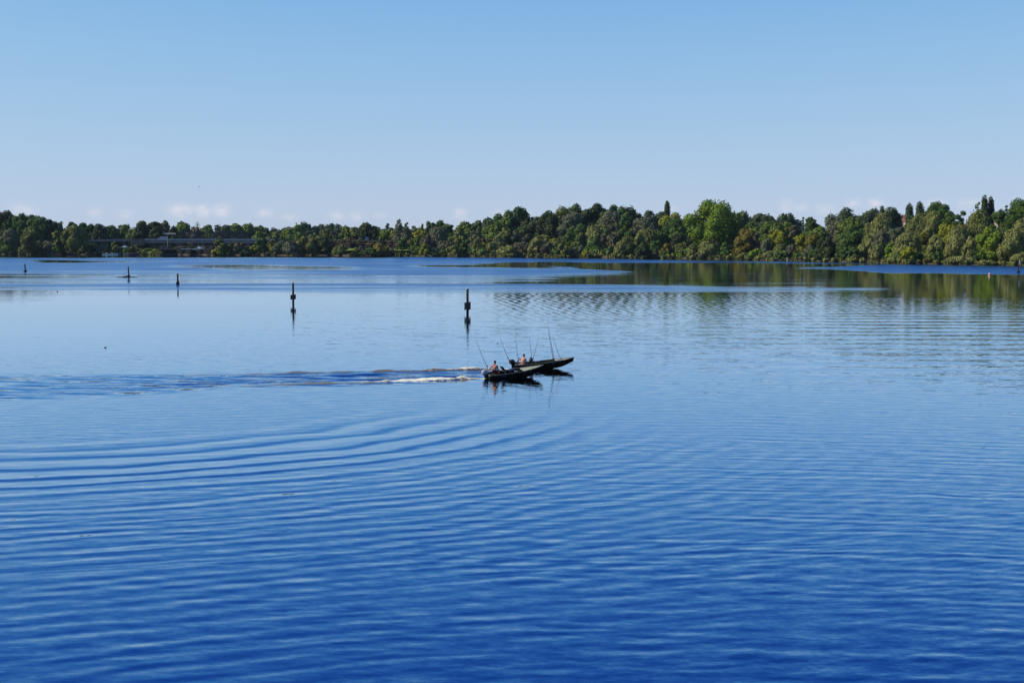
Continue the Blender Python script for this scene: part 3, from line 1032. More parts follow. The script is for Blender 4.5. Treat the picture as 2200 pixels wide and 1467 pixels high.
    (1024, 85, 480, 24, 'round', 'mid', 'small green tree between the rounded tree and the far slope wood'),
    (1027, 150, 473.5, 26, 'round', 'blue', 'far bluish tree at the start of the sloping skyline'),
    (1052, 150, 469.5, 36, 'round', 'blue', 'far bluish tree in the middle of the sloping skyline'),
    (1072, 140, 466.5, 28, 'round', 'blue', 'far bluish tree joining the broad many-headed tree'),
    (986, 22, 496.5, 40, 'round', 'olive', 'olive tree above the small rust-red bush'),
    (1024, 24, 493, 28, 'round', 'grey', 'grey-green tree right of the olive tree by the red bush'),
    (1062, 45, 480, 42, 'round', 'mid', 'wide green tree in front of the sloping skyline wood'),
    (1008, 34, 503, 24, 'round', 'deep', 'dark tree between the olive and the grey-green tree'),
    (1040, 30, 511, 14, 'shrub', 'red', 'dark red bush half hidden above the bright lawn patch'),
    (1002, 14, 515, 34, 'round', 'deep', 'dark shore tree above the small rust-red bush'),
    (975, 8, 524, 26, 'willow', 'olive', 'olive drooping bush left of the dark shore tree by the red bush'),
    (1007, 2, 538, 9, 'shrub', 'red', 'small rust-red bush right at the waterline'),
    (1025, 10, 510, 18, 'willow', 'willow', 'narrow light willow left of the bright lawn patch'),
    (1056, 12, 519, 22, 'willow', 'willow', 'light willow bush right of the bright lawn patch'),
    (1040, 24, 521, 18, 'shrub', 'lime', 'light green rounded bush over the bright lawn patch'),
    (1070, 18, 506, 28, 'willow', 'willow', 'tall drooping light bush under the broad many-headed tree, left'),
    (1087, 36, 489, 30, 'round', 'olive', 'olive-brown tree below the left side of the broad many-headed tree'),
    (1106, 30, 497, 30, 'round', 'grey', 'dull grey tree below the broad many-headed tree'),
    (1089, 8, 524, 36, 'willow', 'willow', 'wide light willow bush at the water below the broad tree'),
    (1118, 10, 517, 34, 'willow', 'brown', 'brownish willow bush right of the wide light one'),
    (1130, 28, 504, 34, 'round', 'brown', 'brown-green tree below the dark trio in the centre'),
    # ---- central group, behind
    (1112, 62, 441, 76, 'poplar', 'deep', 'broad many-headed dark tree starting the tall central wood'),
    (1088, 58, 466, 34, 'round', 'mid', 'green tree at the left foot of the broad many-headed tree'),
    (1134, 40, 477, 42, 'round', 'dark', 'dark tree under the right side of the broad many-headed tree'),
    (1155, 50, 466, 34, 'round', 'blue', 'bluish dark tree in the notch right of the broad many-headed tree'),
    (1178, 44, 459.5, 44, 'round', 'dark', 'darkest tree right of the notch with bare trunks below'),
    (1182, 80, 449, 30, 'poplar', 'deep', 'dark tree top right of the notch in the tall wood'),
    (1204, 78, 441, 26, 'poplar', 'olive', 'yellowish tall crown between two dark heads of the tall wood'),
    (1229, 80, 434, 40, 'poplar', 'deep', 'high dark crown left of the wood\'s highest dark tree'),
    (1228, 48, 459, 50, 'round', 'grey', 'grey-green lower tree in front of the high dark crowns'),
    (1275, 74, 431.5, 58, 'poplar', 'dark', 'highest dark tree of the central wood'),
    (1322, 78, 435, 50, 'poplar', 'deep', 'tall dull green tree right of the highest dark tree'),
    (1353, 76, 441.5, 34, 'poplar', 'dark', 'dark sloping tree ending the tall wood on the right'),
    (1313, 50, 455, 46, 'round', 'grey', 'light grey-green tree in front of the tall dull green tree'),
    (1346, 44, 457, 32, 'round', 'deep', 'dark green tree with pale trunk below the sloping end'),
    (1372, 90, 457, 24, 'round', 'blue', 'bluish tree in the gap right of the tall wood'),
    (1391, 85, 449, 38, 'poplar', 'blue', 'bluish grey tree group top left of the lone cypress'),
    (1416, 88, 451, 20, 'poplar', 'blue', 'slim bluish tree just left of the lone cypress'),
    (1385, 48, 470, 50, 'round', 'grey', 'dull purple-grey tree in front of the bluish group'),
    (1431, 90, 437, 14, 'column', 'dark', 'lone dark cypress-like column standing above the wood'),
    (1442, 55, 453.5, 46, 'poplar', 'lime', 'yellow-topped green tree below the lone column tree'),
    (1448, 44, 470, 46, 'round', 'deep', 'dark lower tree under the yellow-topped tree'),
    (1476, 100, 458, 24, 'airy', 'brown', 'thin brownish tree top left of the tallest round tree'),
    (1474, 80, 464, 26, 'round', 'grey', 'grey tree left of the tallest round tree'),
    # ---- central group, middle and shore
    (1240, 30, 484.5, 62, 'oak', 'deep', 'smooth dark green dome tree in the centre of the right shore'),
    (1170, 26, 503, 38, 'round', 'olive', 'olive tree below the darkest tree in the centre'),
    (1152, 12, 511, 30, 'willow', 'willow', 'light willow bush below the darkest central tree'),
    (1178, 9, 519, 26, 'willow', 'brown', 'brownish willow bush left of the dark-hearted round bush'),
    (1206, 9, 516, 44, 'oak', 'willow', 'round bush with lit left rim and dark heart at the water'),
    (1190, 16, 512, 22, 'round', 'lime', 'yellow-green young tree behind the dark-hearted round bush'),
    (1240, 6, 527, 26, 'willow', 'grey', 'grey bush at the water right of the dark-hearted round bush'),
    (1258, 3, 537, 16, 'shrub', 'lime', 'small bright bush at the water in the centre of the right shore'),
    (1247, 20, 501, 16, 'willow', 'olive', 'narrow yellowish willow in front of the dark dome tree'),
    (1277, 24, 487, 38, 'willow', 'willow', 'light willow tree right of the dark dome tree'),
    (1300, 30, 484, 30, 'round', 'olive', 'yellowish tree right of the light willow tree'),
    (1298, 20, 503, 24, 'shrub', 'brown', 'brown-pink bush below the yellowish tree'),
    (1322, 26, 497, 36, 'round', 'brown', 'brownish tree between the light willow and the dark green tree'),
    (1290, 6, 526, 46, 'willow', 'willow', 'wide light willow bush at the water left of the pale narrow bush'),
    (1275, 10, 514, 30, 'shrub', 'deep', 'dark bush behind the wide light willow bush'),
    (1330, 5, 525, 20, 'willow', 'willow', 'pale narrow bush hanging to the water'),
    (1346, 14, 507, 36, 'willow', 'olive', 'olive willow above the pale narrow waterside bush'),
    (1352, 6, 521, 30, 'shrub', 'dark', 'dark hollow bush right of the pale narrow bush'),
    (1390, 24, 491.5, 46, 'willow', 'olive', 'tan-green spreading willow between the dark and the green tree'),
    (1372, 18, 503, 22, 'willow', 'willow', 'light willow left of the tan-green spreading one'),
    (1382, 6, 524, 28, 'shrub', 'dark', 'rounded waterside bush with nearly black inside'),
    (1412, 26, 495, 34, 'round', 'deep', 'green tree right of the tan-green spreading willow'),
    (1407, 10, 516, 26, 'shrub', 'deep', 'green bush right of the nearly black bush'),
    (1400, 3, 541, 34, 'shrub', 'brown', 'low brown bank plants right of the nearly black bush'),
    (1450, 18, 501, 24, 'airy', 'grey', 'twiggy grey tree below the yellow-topped tree'),
    (1432, 9, 522, 24, 'shrub', 'gold', 'yellow bush with an orange foot below the twiggy grey tree'),
    (1465, 10, 520, 24, 'willow', 'olive', 'tan willow bush right of the yellow orange-footed bush'),
    (1488, 9, 523, 24, 'shrub', 'olive', 'olive bush left below the tallest round tree'),
    (1455, 3, 543, 54, 'shrub', 'bright', 'long low bright green thicket at the waterline'),
    # ---- tallest tree
    (1533, 26, 432, 108, 'round', 'bright', 'tallest tree of the shore, big round green crown lit on its left'),
    (1520, 8, 515, 40, 'willow', 'willow', 'tan-green bush below the tallest round tree'),
    (1532, 12, 513, 22, 'shrub', 'brown', 'orange-brown topped bush below the tallest round tree'),
    (1559, 10, 521, 22, 'shrub', 'deep', 'green bush under the right edge of the tallest tree'),
    (1575, 3, 544, 28, 'shrub', 'willow', 'sandy pale low bush at the water right of the tallest tree'),
    (1500, 3, 543, 26, 'shrub', 'brown', 'low brown bush at the water under the tallest tree'),
    # ---- right part, behind
    (1590, 70, 450.5, 24, 'poplar', 'grey', 'grey tree peeking out right behind the tallest tree'),
    (1617, 90, 459, 20, 'poplar', 'grey', 'small grey tree in the low skyline right of the tallest tree'),
    (1633, 80, 460, 44, 'round', 'blue', 'bluish wide tree in the low skyline right of the tallest tree'),
    (1656, 88, 464, 20, 'round', 'blue', 'small bluish tree between the wide bluish trees'),
    (1688, 84, 456, 50, 'poplar', 'blue', 'bluish dark row-like tree in the middle of the low skyline'),
    (1723, 90, 463.5, 9, 'conical', 'blue', 'tiny dark spike tree at the end of the low skyline'),
    (1742, 66, 467.5, 36, 'round', 'deep', 'dark green tree left of the skyline notch on the right'),
    (1608, 46, 479, 56, 'oak', 'mid', 'wide green tree right under the tallest tree, golden in parts'),
    (1656, 44, 479, 50, 'oak', 'mid', 'smooth green dome tree below the low bluish skyline'),
    (1692, 46, 478, 44, 'oak', 'mid', 'smooth green tree right of the dome tree below the skyline'),
    (1705, 26, 481, 26, 'round', 'brown', 'grey-brown tree in the middle of the golden thicket'),
    (1755, 46, 487, 40, 'round', 'mid', 'green tree below the skyline notch on the right'),
    # ---- right part, middle and shore
    (1601, 16, 492, 44, 'oak', 'gold', 'brightest golden-orange tree right of the tallest tree'),
    (1622, 20, 499, 20, 'round', 'brown', 'orange-brown small tree joined to the golden tree'),
    (1672, 22, 494.5, 38, 'round', 'lime', 'yellow-green round tree right of the golden tree'),
    (1645, 14, 512, 24, 'willow', 'grey', 'grey bush between the golden and the yellow-green tree'),
    (1720, 18, 503, 28, 'round', 'lime', 'yellow-green bush left of the orange flat-topped tree'),
    (1747, 16, 504, 42, 'round', 'gold', 'orange flat-topped tree at the edge of the deep shade'),
    (1625, 5, 534, 26, 'shrub', 'bright', 'bright yellow-green bush at the water below the golden tree'),
    (1600, 4, 539, 26, 'willow', 'olive', 'olive-tan bush at the foot of the golden tree'),
    (1647, 4, 538, 22, 'willow', 'willow', 'pale drooping bush right of the bright waterside bush'),
    (1676, 8, 525, 28, 'shrub', 'olive', 'olive-gold bush below the yellow-green round tree'),
    (1697, 6, 524, 26, 'willow', 'brown', 'grey-brown willow bush below the grey-brown tree'),
    (1678, 2.5, 551, 40, 'shrub', 'mid', 'long low green bush at the water under the olive-gold bush'),
    (1740, 7, 526, 28, 'willow', 'grey', 'grey-green bush under the orange flat-topped tree'),
    (1722, 3, 550, 22, 'shrub', 'grey', 'small grey bush at the water under the orange flat-topped tree'),
    (1716, 9, 534, 20, 'shrub', 'gold', 'small yellow bush between grey-brown and grey-green bushes'),
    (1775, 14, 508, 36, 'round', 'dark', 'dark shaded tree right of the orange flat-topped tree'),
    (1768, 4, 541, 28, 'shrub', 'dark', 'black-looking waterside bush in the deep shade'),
    # ---- far right, behind
    (1797, 62, 453, 34, 'poplar', 'grey', 'grey-green poplar starting the right wood after the notch'),
    (1822, 64, 443, 44, 'poplar', 'blue', 'dark broad poplar, first high one of the right wood'),
    (1850, 62, 452, 22, 'poplar', 'blue', 'small dark poplar between the first two high ones on the right'),
    (1868, 60, 444.5, 24, 'poplar', 'blue', 'dark poplar with rounded top, second high one of the right wood'),
    (1891, 62, 448, 13, 'column', 'blue', 'slim dark poplar between two wider ones of the right wood'),
    (1915, 58, 441, 42, 'poplar', 'blue', 'dark wide poplar left of the red roof'),
    (1952, 64, 442.5, 17, 'column', 'blue', 'slim grey column tree, left of a pair right of the red roof'),
    (1973, 64, 438.5, 18, 'column', 'blue', 'slim grey column tree, right of a pair right of the red roof'),
    (2012, 60, 437, 52, 'round', 'deep', 'open green tree with ragged top right of the slim column pair'),
    (2040, 48, 455, 34, 'round', 'deep', 'rich green tree below the open ragged tree'),
    (2062, 55, 451.5, 24, 'round', 'deep', 'green round tree left of the gold-topped willow'),
    (2096, 62, 433.5, 22, 'airy', 'mid', 'thin light green tree leaning on the dark double column'),
    (2112, 62, 426.5, 15, 'column', 'dark', 'dark column tree, left and taller half of the double column'),
    (2124, 62, 429.5, 14, 'column', 'dark', 'dark column tree, right half of the double column'),
    (2158, 66, 435.5, 16, 'conical', 'dark', 'sparse spiky conifer near the right picture edge'),
    (2190, 56, 430, 56, 'round', 'deep', 'big green tree at the right picture edge, behind'),
    (2145, 50, 452, 36, 'round', 'deep', 'dark green tree right of the gold-topped willow'),
    (2240, 50, 436, 60, 'round', 'mid', 'green tree just outside the right picture edge'),
    # ---- far right, middle
    (1826, 36, 470, 50, 'round', 'mid', 'green-olive tree below the first high poplar on the right'),
    (1825, 20, 494, 50, 'round', 'deep', 'dark green tree beside the deep shade on the right'),
    (1800, 28, 474, 30, 'round', 'grey', 'grey-green tree above the deep shade on the right'),
    (1893, 34, 462.5, 42, 'willow', 'willow', 'light willow tree below the wide dark poplar'),
    (1868, 26, 484, 32, 'willow', 'olive', 'olive willow left below the light willow tree'),
    (1970, 34, 464, 40, 'willow', 'olive', 'golden-olive willow right below the red roof'),
    (1998, 36, 457.5, 36, 'willow', 'willow', 'grey willow crown right of the golden-olive willow'),
    (2030, 28, 481, 48, 'oak', 'lime', 'yellow-green tree in the middle of the right thicket'),
    (2064, 30, 483, 34, 'round', 'gold', 'golden tree under the gold-topped willow'),
    (2098, 36, 457.5, 52, 'willow', 'olive', 'tall gold-topped willow with black shade beneath it'),
    (1925, 26, 488, 34, 'round', 'grey', 'grey tree between the light willow and the big silvery willow'),
    # ---- far right, shore
    (1813, 5, 531, 26, 'shrub', 'deep', 'dark green waterside bush left of the arched bare branch'),
    (1833, 5, 531, 22, 'shrub', 'deep', 'bluish green waterside bush beside the arched bare branch'),
    (1864, 10, 507, 32, 'willow', 'willow', 'light willow hanging to the water, first of the right shore'),
    (1893, 14, 494, 28, 'willow', 'grey', 'grey-green upright willow bush behind the first hanging willow'),
    (1885, 6, 524, 26, 'willow', 'willow', 'pale willow bush at the water right of the first hanging willow'),
    (1911, 8, 521, 26, 'shrub', 'bright', 'bright green bush left of the big silvery willow foot'),
    (1928, 9, 517, 22, 'shrub', 'mid', 'green upright bush below the big silvery willow'),
    (1948, 14, 499, 46, 'willow', 'willow', 'big silvery willow with a dark hollow on its right'),
    (1949, 6, 531, 28, 'shrub', 'lime', 'golden-green bush below the big silvery willow'),
    (1922, 3, 547, 34, 'willow', 'willow', 'low pale willow fringe at the water below the green bushes'),
    (1988, 10, 527, 26, 'shrub', 'mid', 'green bush right of the golden-green bush'),
    (2010, 12, 509, 34, 'willow', 'willow', 'grey-green willow bush below the yellow-green tree'),
    (1982, 20, 499, 26, 'round', 'gold', 'golden-olive bush behind the green bush on the right'),
    (1998, 3, 551, 36, 'shrub', 'gold', 'golden low bush at the water, middle of the right shore'),
    (2022, 4, 545, 26, 'shrub', 'deep', 'dark green low bush right of the golden waterside bush'),
    (2057, 14, 489, 40, 'willow', 'willow', 'tall arching willow with a dark gap on its right'),
    (2040, 7, 528, 26, 'willow', 'olive', 'olive willow bush below the tall arching willow'),
    (2080, 12, 511, 34, 'willow', 'willow', 'drooping willow right under the tall arching willow'),
    (2065, 4, 541, 52, 'willow', 'willow', 'wide low silvery bush at the water below the arching willow'),
    (2094, 6, 535, 20, 'shrub', 'dark', 'dark bush left of the bright yellow-green dome'),
    (2122, 9, 489, 48, 'oak', 'bright', 'bright yellow-green dome tree near the right picture edge'),
    (2149, 7, 500, 34, 'willow', 'grey', 'grey willow right in front of the yellow-green dome'),
    (2172, 8, 496, 40, 'willow', 'willow', 'light willow behind the dark pole at the right edge'),
    (2194, 14, 471.5, 40, 'willow', 'willow', 'tall light willow cut by the right picture edge'),
    (2192, 4, 540, 36, 'willow', 'willow', 'pale low bush at the water by the right picture edge'),
    (2240, 6, 500, 60, 'willow', 'willow', 'willow bush just outside the right picture edge'),
]
for row in TREES:
    plant(*row)

# bare dead tree over the rail truss
r = np.random.default_rng(5)
D = float(shore_dist(426)) + 165
z0 = float(ground_z(165)) - .1
Hd = CAM_H - (471 - HZ) / FPX * D - z0
dead = empty('dead_tree', ((426 - 1100) / FPX * D, D, z0))
tag(dead, 'bare leafless dead tree standing up behind the rail truss', 'tree')
mb = MB()
mb.tube([(0, 0, 0), (.2, 0, Hd * .55), (.1, 0, Hd * .95)], [.34, .22, .05], 6)
mb.build('trunk', M['grey_bark'], dead)
mb = MB()
for k in range(26):
    zb = Hd * r.uniform(.5, .8)
    a = r.uniform(0, 6.28)
    l = r.uniform(1.4, 2.6)
    e = (l * math.cos(a), l * math.sin(a) * .6, min(zb + r.uniform(2.0, 4.5), Hd))
    mb.tube([(.15, 0, zb), (e[0] * .6, e[1] * .6, zb * .5 + e[2] * .5), e], [.11, .09, .05], 4)
mb.build('branches', M['grey_bark'], dead)


def leaf_mass(name, n, pxr, offr, hr, leaf, size, seed, kind='stuff', wide=1.0):
    """A thicket that reads as one mass: leaf clumps piled into low mounds."""
    r = np.random.default_rng(seed)
    V, F, T = [], [], []
    nb = 0
    for i in range(n):
        px = r.uniform(*pxr)
        off = r.uniform(*offr)
        D = float(shore_dist(px)) + off
        h = r.uniform(*hr)
        w = h * r.uniform(.7, 1.3) * wide
        c = np.array([(px - 1100) / FPX * D, D, float(ground_z(off)) + h * .4])
        m = int(np.clip(w * h / size ** 2 * 5, 12, 70))
        d = r.normal(size=(m, 3))
        d /= np.linalg.norm(d, axis=1)[:, None]
        p = c + d * np.array([w * .55, w * .45, h * .55]) * r.uniform(.8, 1.1, m)[:, None]
        p[:, 2] = np.maximum(p[:, 2], .12)
        nn = d + r.normal(size=(m, 3)) * .5
        nn /= np.linalg.norm(nn, axis=1)[:, None]
        u = np.cross(nn, r.normal(size=(m, 3)))
        u /= np.linalg.norm(u, axis=1)[:, None]
        w_ = np.cross(nn, u)
        s = size * r.uniform(.5, 1.0, m)[:, None]
        V.append(np.stack([p - u * s - w_ * s, p + u * s - w_ * s * .7, p + u * s * .7 + w_ * s, p - u * s + w_ * s], 1).reshape(-1, 3))
        F.append(np.arange(m * 4).reshape(m, 4) + nb)
        T.append(np.clip(r.uniform(0, 1, m) * .7 + r.uniform(0, .3), 0, 1))
        nb += m * 4
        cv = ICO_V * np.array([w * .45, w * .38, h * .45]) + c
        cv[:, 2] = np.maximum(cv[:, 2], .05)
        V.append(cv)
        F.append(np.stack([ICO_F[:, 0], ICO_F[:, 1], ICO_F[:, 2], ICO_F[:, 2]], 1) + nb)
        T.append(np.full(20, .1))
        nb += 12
    return tag(faces_mesh(name, np.concatenate(V), np.concatenate(F), np.concatenate(T), LEAF[leaf]), kind=kind)


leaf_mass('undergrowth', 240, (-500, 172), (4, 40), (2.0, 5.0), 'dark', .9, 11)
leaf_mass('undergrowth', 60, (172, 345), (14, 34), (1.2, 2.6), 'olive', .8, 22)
leaf_mass('undergrowth', 60, (340, 480), (26, 60), (1.5, 3.6), 'dark', .8, 23)  # low dark bushes, also added to deepen the shade under the bridge
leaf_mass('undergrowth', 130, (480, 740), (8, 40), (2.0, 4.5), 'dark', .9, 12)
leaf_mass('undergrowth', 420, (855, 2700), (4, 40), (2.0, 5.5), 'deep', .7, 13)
leaf_mass('bank_plants', 330, (-400, 350), (.6, 3.0), (.5, 1.5), 'olive', .5, 14)
leaf_mass('bank_plants', 620, (455, 2500), (.4, 2.6), (.4, 1.5), 'olive', .45, 15)
leaf_mass('bank_plants', 260, (860, 2500), (.3, 2.2), (.5, 1.9), 'willow', .45, 16)
leaf_mass('distant_forest', 340, (-600, 330), (170, 420), (7, 14), 'blue', 1.3, 17, wide=1.4)
leaf_mass('distant_forest', 380, (330, 880), (250, 500), (7, 13.5), 'blue', 1.3, 18, wide=1.4)
leaf_mass('distant_forest', 620, (880, 2900), (100, 330), (7, 15), 'blue', 1.1, 19, wide=1.4)
# ------------------------------------------------------------------ bridge and things on the far bank
def X(px, D):
    return (px - 1100.0) / FPX * D


def Z(py, D):
    return CAM_H - (py - HZ) / FPX * D


DB = 965.0                         # distance of the road bridge
br = empty('road_bridge', (X(360, DB), DB, 0))
tag(br, 'long low grey concrete road bridge crossing behind the left shore', 'bridge')
bx0 = X(360, DB)


def span(name, p0, p1, y0a, y1a, y0b, y1b, dep, mat, dy=0.0):
    """A long beam whose rows run from (y0a,y1a) at p0 to (y0b,y1b) at p1."""
    D = DB + dy
    xa, xb = X(p0, D) - bx0, X(p1, D) - bx0
    v = []
    for (x, a, c) in ((xa, y0a, y1a), (xb, y0b, y1b)):
        for yy in (0, dep):
            v += [(x, dy + yy, Z(a, D)), (x, dy + yy, Z(c, D))]
    f = [(0, 1, 5, 4), (2, 6, 7, 3), (0, 4, 6, 2), (1, 3, 7, 5), (0, 2, 3, 1), (4, 5, 7, 6)]
    return mesh_obj(name, v, f, mat, br)


span('parapet', 178, 286, 515.4, 519.0, 513.2, 517.4, .5, M['concrete'])
span('deck', 178, 286, 519.05, 521.0, 517.45, 519.4, 11, M['concrete_dark'], .15)  # darker concrete paints in the shadow below the parapet
span('abutment', 285.4, 311.5, 513.4, 526.5, 513.0, 526.5, 12, M['concrete_dark'], -.3)
span('deck', 311.6, 592, 517.9, 521.7, 518.6, 522.4, 11, M['concrete'])
span('kerb_beam', 311.6, 592, 514.6, 516.2, 515.2, 516.8, .4, M['rail_steel'], .3)
span('guard_rail', 311.6, 592, 512.6, 513.5, 513.4, 514.2, .3, M['rail_steel'], .35)
span('pavement', 178, 640, 517.35, 517.85, 517.8, 518.4, 10, M['asphalt'], .6)
span('guard_rail', 592, 735, 513.4, 514.2, 516.5, 517.3, .3, M['concrete_dark'], .35)
for k in range(46):
    px = 313 + k * 6.1
    span('rail_post', px, px + .55, 513.5, 517.9, 513.5, 518.4, .3, M['rail_steel'], .7)
for px in (330, 364, 392, 424, 452, 486, 520, 556):
    span('pier', px, px + 4.0, 521.9, 541, 521.9, 541, 9, M['concrete_dark'], 1.2)
for px in (200, 222, 244, 266):
    span('pier', px, px + 3.5, 521.2, 540, 519.6, 540, 9, M['concrete_dark'], 1.0)

# railway truss behind the road bridge
DT = 985.0
tr_ = empty('railway_bridge', (X(462, DT), DT, 0))
tag(tr_, 'dark lattice steel railway truss bridge seen over the road bridge', 'bridge')
tx0 = X(462, DT)
ztop, zbot = Z(498.6, DT), Z(515.5, DT)
xa, xb = X(384, DT) - tx0, X(534, DT) - tx0
for side in (0, 5.0):
    MB().box(((xa + xb) / 2, side, ztop), (xb - xa, .5, .55)).build('top_chord', M['steel'], tr_)
    MB().box(((xa + xb) / 2, side, zbot), (xb - xa + 3, .5, .7)).build('bottom_chord', M['steel'], tr_)
    npan = 14
    for k in range(npan + 1):
        x = xa + (xb - xa) * k / npan
        MB().box((x, side, (ztop + zbot) / 2), (.34, .34, ztop - zbot - .56)).build('truss_post', M['steel'], tr_)
        if k < npan:
            x2 = xa + (xb - xa) * (k + 1) / npan
            p, q = (x, side + .02, zbot + .3), (x2, side + .02, ztop - .25)
            if k % 2:
                p, q = (x, side + .02, ztop - .25), (x2, side + .02, zbot + .3)
            MB().tube([p, q], .15, 5).build('diagonal', M['steel'], tr_)
for k in range(4):
    x = xa + (xb - xa) * k / 3
    MB().box((x, 2.5, (zbot - .4) / 2), (2.2, 6, zbot - .4)).build('pier', M['concrete_dark'], tr_)

# pale T-shaped mast
DM = 925.0
mast = empty('mast', (X(362, DM), DM, 0))
tag(mast, 'pale T-shaped mast with one long horizontal arm by the road bridge', 'mast')
zt, zb_ = Z(502.5, DM), 0.0
mb = MB()
mb.tube([(0, 0, 1.0), (0, 0, zt - .35)], [.40, .34], 10)
mb.build('post', M['concrete'], mast, True)
m_cream = mat_plain('cream_panel', (.62, .52, .36), .7, .12, 1.0)
MB().box((X(367, DM) - X(362, DM), 0, zt), (X(379.5, DM) - X(355, DM), 1.5, .95)).build('arm', m_cream, mast, bevel=.1)
MB().box((X(354.6, DM) - X(362, DM), 0, zt + .3), (1.1, 1.6, 1.7)).build('end_box', M['concrete'], mast, bevel=.1)
MB().box((.0, 0, .6), (2.2, 2.2, 1.2)).build('footing', M['concrete_dark'], mast)


def vehicle(px, py, D, L, H, mat, label, cat='car', name='parked_car', rz=0.0, truck=False, zbase=None):
    t = empty(name, (X(px, D), D, Z(py, D) if zbase is None else zbase), (0, 0, rz))
    tag(t, label, cat)
    W = 1.75 if not truck else 2.4
    if truck:
        MB().box((-.1 * L, 0, H * .56), (L * .72, W, H * .82)).build('cargo_box', mat, t, bevel=.06)
        MB().box((.38 * L, 0, H * .42), (L * .2, W * .95, H * .58)).build('cab', mat, t, bevel=.12)
        MB().box((.395 * L, 0, H * .56), (L * .174, W * .97, H * .2)).build('windscreen', M['glass'], t)
    else:
        v, f = [], []
        prof = [(-.5, .30), (-.49, .62), (-.30, .66), (-.20, .98), (.12, 1.0), (.27, .66), (.47, .55), (.5, .30)]
        for s in (-1, 1):
            for (a, z) in prof:
                inset = 1.0 if z < .7 else .82
                v.append((a * L, s * W / 2 * inset, z * H))
        n = len(prof)
        for i in range(n - 1):
            f.append((i, i + 1, n + i + 1, n + i))
        f += [(0, n, 2 * n - 1, n - 1), tuple(range(n - 1, -1, -1)), tuple(range(n, 2 * n))]
        mesh_obj('body', v, f, mat, t)
        for s in (-1, 1):
            MB().add([(-.25 * L, s * W * .462, .70 * H), (-.18 * L, s * W * .42, .93 * H), (.10 * L, s * W * .42, .94 * H), (.22 * L, s * W * .462, .70 * H)],
                     [(0, 1, 2, 3)]).build('side_window', M['glass'], t)
    for sx in (-.31, .31):
        for s in (-1, 1):
            MB().tube([(sx * L, s * W * .40, .32), (sx * L, s * W * .51, .32)], .32, 10).build('wheel', M['tyre'], t)
    return t


zroad = Z(517.6, 968)
vehicle(352, 516, 970, 6.4, 2.9, M['silver'], 'light van with a box body driving on the bridge left of the pale mast', 'van', 'delivery_van', math.pi, True, zroad)
dcar = float(shore_dist(270)) + 24
vehicle(270.5, 532, dcar, 4.3, 1.45, M['white'], 'white car parked on the bank below the bridge left end', zbase=Z(533.2, dcar))
djet = float(shore_dist(420)) + 9
# jetty platform with white edge on blue posts
jet = empty('jetty', (X(416, djet), djet, 0))
tag(jet, 'raised jetty platform with a white edge beam on light blue posts', 'jetty')
jx0 = X(416, djet)
zj = Z(535.3, djet)
xw = X(440, djet) - X(391, djet)
MB().box((0, 2.2, zj - .12), (xw, 5, .24)).build('platform', M['concrete_dark'], jet)
MB().box((0, -.36, zj - .05), (xw + .2, .12, .5)).build('edge_beam', M['white'], jet)
MB().box((X(462, djet) - jx0 - 3.4, 2.2, zj + .1), (xw * .46, 4.6, .24)).build('gangway', M['concrete_dark'], jet)
for px in (418.0, 420.5):
    MB().tube([(X(px, djet) - jx0, .1, -1), (X(px, djet) - jx0, .1, zj - .24)], .24, 8).build('post', M['blue'], jet)
for px in (393, 405, 438.5, 457):
    MB().tube([(X(px, djet) - jx0, 1.2, -1), (X(px, djet) - jx0, 1.2, zj - .24)], .22, 8).build('post', M['steel'], jet)
for (px, mt, lb) in ((387, M['orange'], 'small rust-orange car parked left of the jetty'),):
    vehicle(px, 533, djet + 12, 3.9, 1.4, mt, lb, zbase=Z(534, djet + 12))
vehicle(430, 531, djet + 1.5, 3.6, 1.4, M['white'], 'white car standing above the jetty platform', zbase=zj)
vehicle(440.5, 531, djet + 6, 3.6, 1.35, M['orange'], 'reddish car behind the right end of the jetty platform', zbase=zj)

# light blue panel by the embankment and the embankment itself
De = float(shore_dist(790)) + 46


def strip(name, p0, p1, offa, rowa, offb, rowb, mat, kind='structure', n=60, zcap=None):
    px = np.linspace(p0, p1, n)
    v = []
    for (o_, rr) in ((offa, rowa), (offb, rowb)):
        for i, p in enumerate(px):
            D = float(shore_dist(p)) + o_
            rw = np.interp(p, [q[0] for q in rr], [q[1] for q in rr]) if isinstance(rr, list) else rr
            v.append((X(p, D), D, Z(rw + .25 * math.sin(p * .5) + .2 * math.sin(p * .17), D)))
    f = [(i, i + 1, n + i + 1, n + i) for i in range(n - 1)]
    return tag(mesh_obj(name, v, f, mat), kind=kind)


# three faces of a closed bank: grass strip, dark revetment, brown planted top
strip('grass_path', 690, 880, 3, [(690, 538), (880, 538)], 22, [(690, 533.5), (880, 533.5)], M['grass_strip'])
strip('embankment', 660, 900, 22, [(660, 533.5), (900, 533.5)], 27, [(660, 523.0), (760, 523.5), (900, 526.5)], M['wall_and_shade'])
strip('embankment_top', 640, 910, 27, [(640, 522.0), (760, 523.5), (910, 526.5)], 55, [(640, 517), (910, 518)], M['dry'])
leaf_mass('embankment_plants', 240, (690, 872), (27, 46), (.8, 2.0), 'brown', .5, 21)
for o in bpy.data.objects:
    if o.name.startswith('embankment_plants'):
        o.location.z = Z(521.5, De) - 1.6
strip('bridge_shade_face', 343, 478, 1.5, 548.6, 4.5, 536.5, M['wall_and_shade'])  # added near-black face, painted shade under the road bridge
strip('bridge_shade_top', 343, 478, 4.5, 536.5, 90, 527.5, M['wall_and_shade'])  # near-black sheet carrying the painted bridge shade back over the ground
pan = empty('signboard', (X(789, De), De, Z(518, De)))
tag(pan, 'light blue panel on posts at the foot of the dark dome tree', 'signboard')
MB().box((0, 0, 1.6), (2.0, .12, 1.7)).build('panel', M['blue'], pan)
